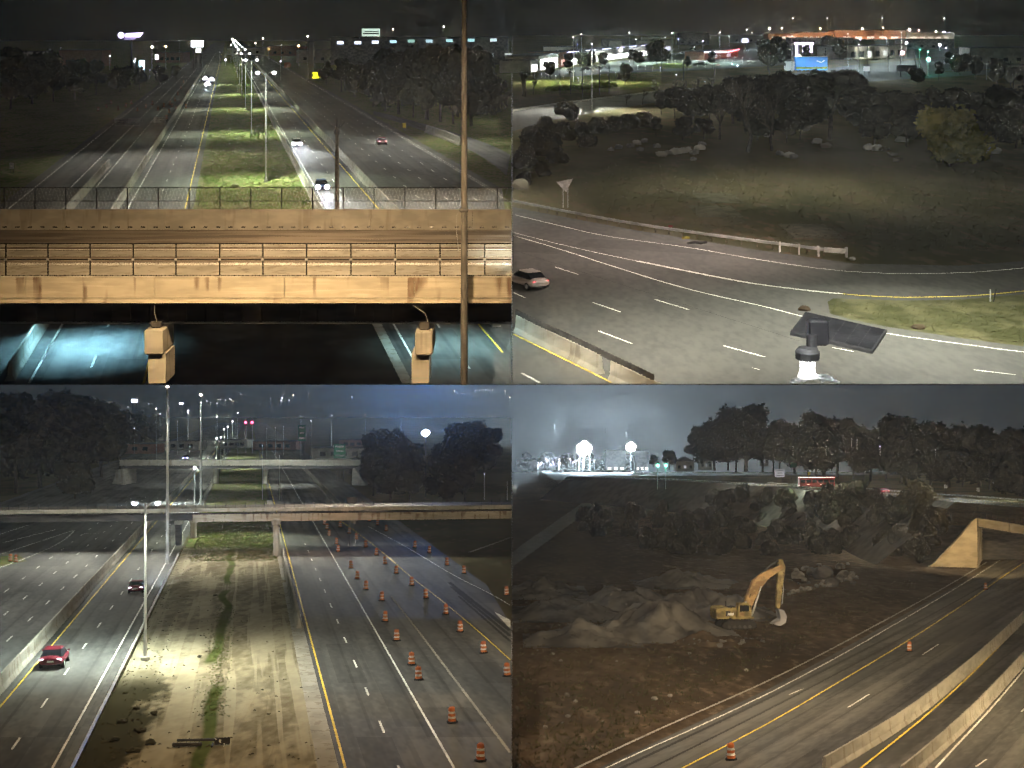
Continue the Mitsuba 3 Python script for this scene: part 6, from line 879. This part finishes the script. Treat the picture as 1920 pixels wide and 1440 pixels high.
for s in (-2.5, 2, 12): [part(t, 'wheel', tf(TYRE, Mt(s=1.7, rz=math.pi / 2)), 'rubber', q, Bm @ Mt(3 - Lq / 2 + s, sy, .55)) for sy in (-1.2, 1.2)]
added_post(q, p[0] + 20, p[1] - 18, 13, (p[0] + 4, p[1], 3), rgb(9000, (.85, .97, 1)), 60, 25, .8, 'added street lamp right of the blue lorry')
# cream building, orange warehouse, dark roofs
front(1588, 112, 1700, 107, 8.0, 20, 'low cream building with dark windows, lit from the street', 'stucco', [(.1 + .13 * i, .07, 1.4, 3.4, (.9, .95, .9) if i in (2, 4) else None) for i in range(7)]); x, y = G(q, 1640, 110)
added_post(q, x, y - 26, 13, (x, y, 4), rgb(6000, (1, 1, .88)), 66, 30, .8, 'added street lamp before the low cream building')
y = 1900.; X = lambda u: (u - UC) * y / F
for u0, u1, v0, v1, m in ((1440, 1500, 71, 63, 'brick'), (1500, 1565, 69, 61, 'brick'), (1565, 1700, 67, 57, 'brick'), (1700, 1790, 68, 62, 'stucco')):
    W = X(u1) - X(u0); b = bld(q, (X(u0) + X(u1)) / 2, y + 20, W - 1, 40, H - (v1 - 45) * y / F, 'long warehouse under orange lamps on the skyline of the north view', m, group='warehouses on the north skyline', wins=[(W * (i - 2) / 6, 1.5, W * .10, 2.6, (2.2, 1.7, 1.3)) for i in range(5)])
    added_post(q, (X(u0) + X(u1)) / 2, y - 60, 30, ((X(u0) + X(u1)) / 2, y, 7), rgb(30000, (1, .62, .28) if m == 'brick' else WHITE), 62, 30, .6, 'added yard lamp before the warehouses, top-right view', 'added warehouse yard lamps')
for u0, u1, v, vb, m in ((1020, 1080, 88, 104, 'stucco'), (1205, 1236, 70, 90, 'stucco'), (1372, 1432, 66, 80, 'stucco'), (1690, 1790, 74, 92, 'roofing'), (1480, 1600, 71, 82, 'roofing'), (1130, 1200, 74, 92, 'roofing'), (1270, 1330, 62, 84, 'roofing'), (1820, 1930, 90, 120, 'stucco')): y = H * F / (vb - 45); bld(q, ((u0 + u1) / 2 - UC) * y / F, y + 10, (u1 - u0) * y / F, 18, (vb - v) * y / F, 'flat-roofed unlit building among the lights of the north view', m, group='unlit buildings of the north view', wins=[((u1 - u0) * y / F * (i - 1.5) / 4.5, 1.5, 2.4, 1.8, None) for i in range(4)])
# signals, signs, cars
for u, v, pv, e, r in ((1725, 93, 140, (.6, 7, 4), 1.6), (1740, 97, 142, (3, 9, 7), 1.8), (1741, 111, 142, (2, 13, 8), 4.0)):
    y = H * F / (pv - 45); p = DZ(q, u, v, y); t = thing('traffic_signal', 'green traffic signal beside the street in the north view, ' + {93: 'left of three', 97: 'upper right of three', 111: 'lowest and brightest of three'}[v], 'traffic signal'); part(t, 'pole', lathe([(.14, 0), (.1, p[2])], 8), 'galvanised', q, Mt(p[0], p[1] + .5)); part(t, 'housing', cbox(p[0], p[1] + .35, p[2] - .5, .5, .4, 1.2, .05), 'black_paint', q); part(t, 'lit_lens', BALL, 'lit_lens', q, Mt(*p, 0, r * y / F), True, e, .05)
x, y = G(q, 1741, 140); lamp_point('signal_glow', q, (x, y - 3, 6), (30.0, 420.0, 240.0), .6)
for u, v, vb, w_, h_, e, lab in ((1692, 99, 128, 8, 7, (6, 3.4, 3.6), 'red and white lit sign on a post beside the street'), (1432, 98, 122, 13, 5, (4.2, 3.6, 5), 'white oval lit sign with a red end among the trees'), (1442, 98, 122, 6, 6, (2.6, .2, .4), 'small red lit sign right of the white oval one'), (1397, 76, 100, 12, 8, (2.2, 2.4, 3.4), 'pale lit box sign above the dark trees'), (1625, 129, 142, 13, 9, (.35, .35, .38), 'dim pale board beside the street in front of the dark tree'), (1700, 128, 145, 38, 12, None, 'wide dark board at the roadside right of the dark tree'), (1785, 107, 125, 9, 10, (2.4, 3, 3.2), 'pale lit board at the far right of the street')):
    sign_board(q, u, v, H * F / (vb - 45), w_, h_, 'lit_lens' if e else 'girder_paint', lab, emit=e)
for i, (u, v, m) in enumerate(((1112, 128, 0), (1128, 126, 1), (1168, 122, 2), (1200, 108, 3), (1210, 106, 0), (1248, 104, 1), (1262, 103, 2), (1278, 101, 0), (1292, 100, 3), (1306, 103, 0), (1232, 107, 1), (1590, 112, 0), (1640, 114, 2), (1666, 110, 1), (1345, 124, 3), (1476, 108, 0), (1098, 132, 2), (1070, 136, 0))): x, y = G(q, u, v); car(q, x, y, random.uniform(0, 3), ('white_paint', 'silver_paint', 'black_paint', 'red_paint')[m], 'parked car in the lit car parks of the north view', 'cars in the north car parks', full=False)
x, y = G(q, 1092, 166); car(q, x, y, 1.5, 'black_paint', 'black car with a glaring headlight, driving along the green bank', head=(8, 8, 8), s=1.25); x, y = G(q, 1312, 124); car(q, x, y, 1.5, 'black_paint', 'large dark van-like car parked before the green lawn', s=1.7, full=False)
for i, (u, v) in enumerate(((1050, 178), (1070, 176), (1092, 182), (1124, 178), (1142, 176), (1240, 134), (1282, 150), (1340, 140), (1626, 124), (1666, 134), (1716, 128), (1548, 134), (1895, 162), (1442, 140), (1688, 124))): x, y = G(q, u, v); t = thing('utility_pole', 'thin dark utility pole standing before the lit car parks', 'pole', 'utility poles of the north view'); part(t, 'shaft', lathe([(.16, 0), (.12, 9 if v > 140 else 11)], 8), 'dark_steel', q, Mt(x, y)); part(t, 'crossarm', box(x, y, 8, 2.0, .12, .15), 'dark_steel', q)
# ------------------------------------------------------------------ alike things in a group are told apart by their order from the left
def ordinal(n): return f"{n}{'th' if 10 <= n % 100 <= 20 else {1: 'st', 2: 'nd', 3: 'rd'}.get(n % 10, 'th')}"
def eye(k):
    m = [np.array(mi.ScalarTransform4f(d['to_world']).matrix) @ np.array([*meshkit.WRITTEN[d['filename']][0].mean(0), 1]) for n, d in scene.items() if (n == k or n.startswith(k + '__')) and d.get('type') == 'ply']
    m = np.mean(m, 0); return m[0] / m[1], (m[2] - H) / m[1]
byg = {}
for k_, d_ in labels.items():
    if d_.get('group'): byg.setdefault((d_['group'], d_['label']), []).append(k_)
for (grp, lab), ks in byg.items():
    if 1 < len(ks) <= 34:
        pos = {k_: eye(k_) for k_ in ks}; tall = np.ptp([p[1] for p in pos.values()]) > 1.6 * np.ptp([p[0] for p in pos.values()])
        for i, k_ in enumerate(sorted(ks, key=lambda k_: (pos[k_][1], 0) if tall else pos[k_])):
            labels[k_]['label'] = f"{lab}, {ordinal(i + 1)} from {'the bottom' if tall else 'the left'}"
for d_ in labels.values():                             # where the four views sit in the picture
    if 'label' in d_:
        for a_, b_ in (('west', 'top-left'), ('north', 'top-right'), ('east', 'bottom-left'), ('south', 'bottom-right')): d_['label'] = d_['label'].replace(f'the {a_} view', f'{b_} view')
        d_['label'] = d_['label'].replace('from the left', 'from left')
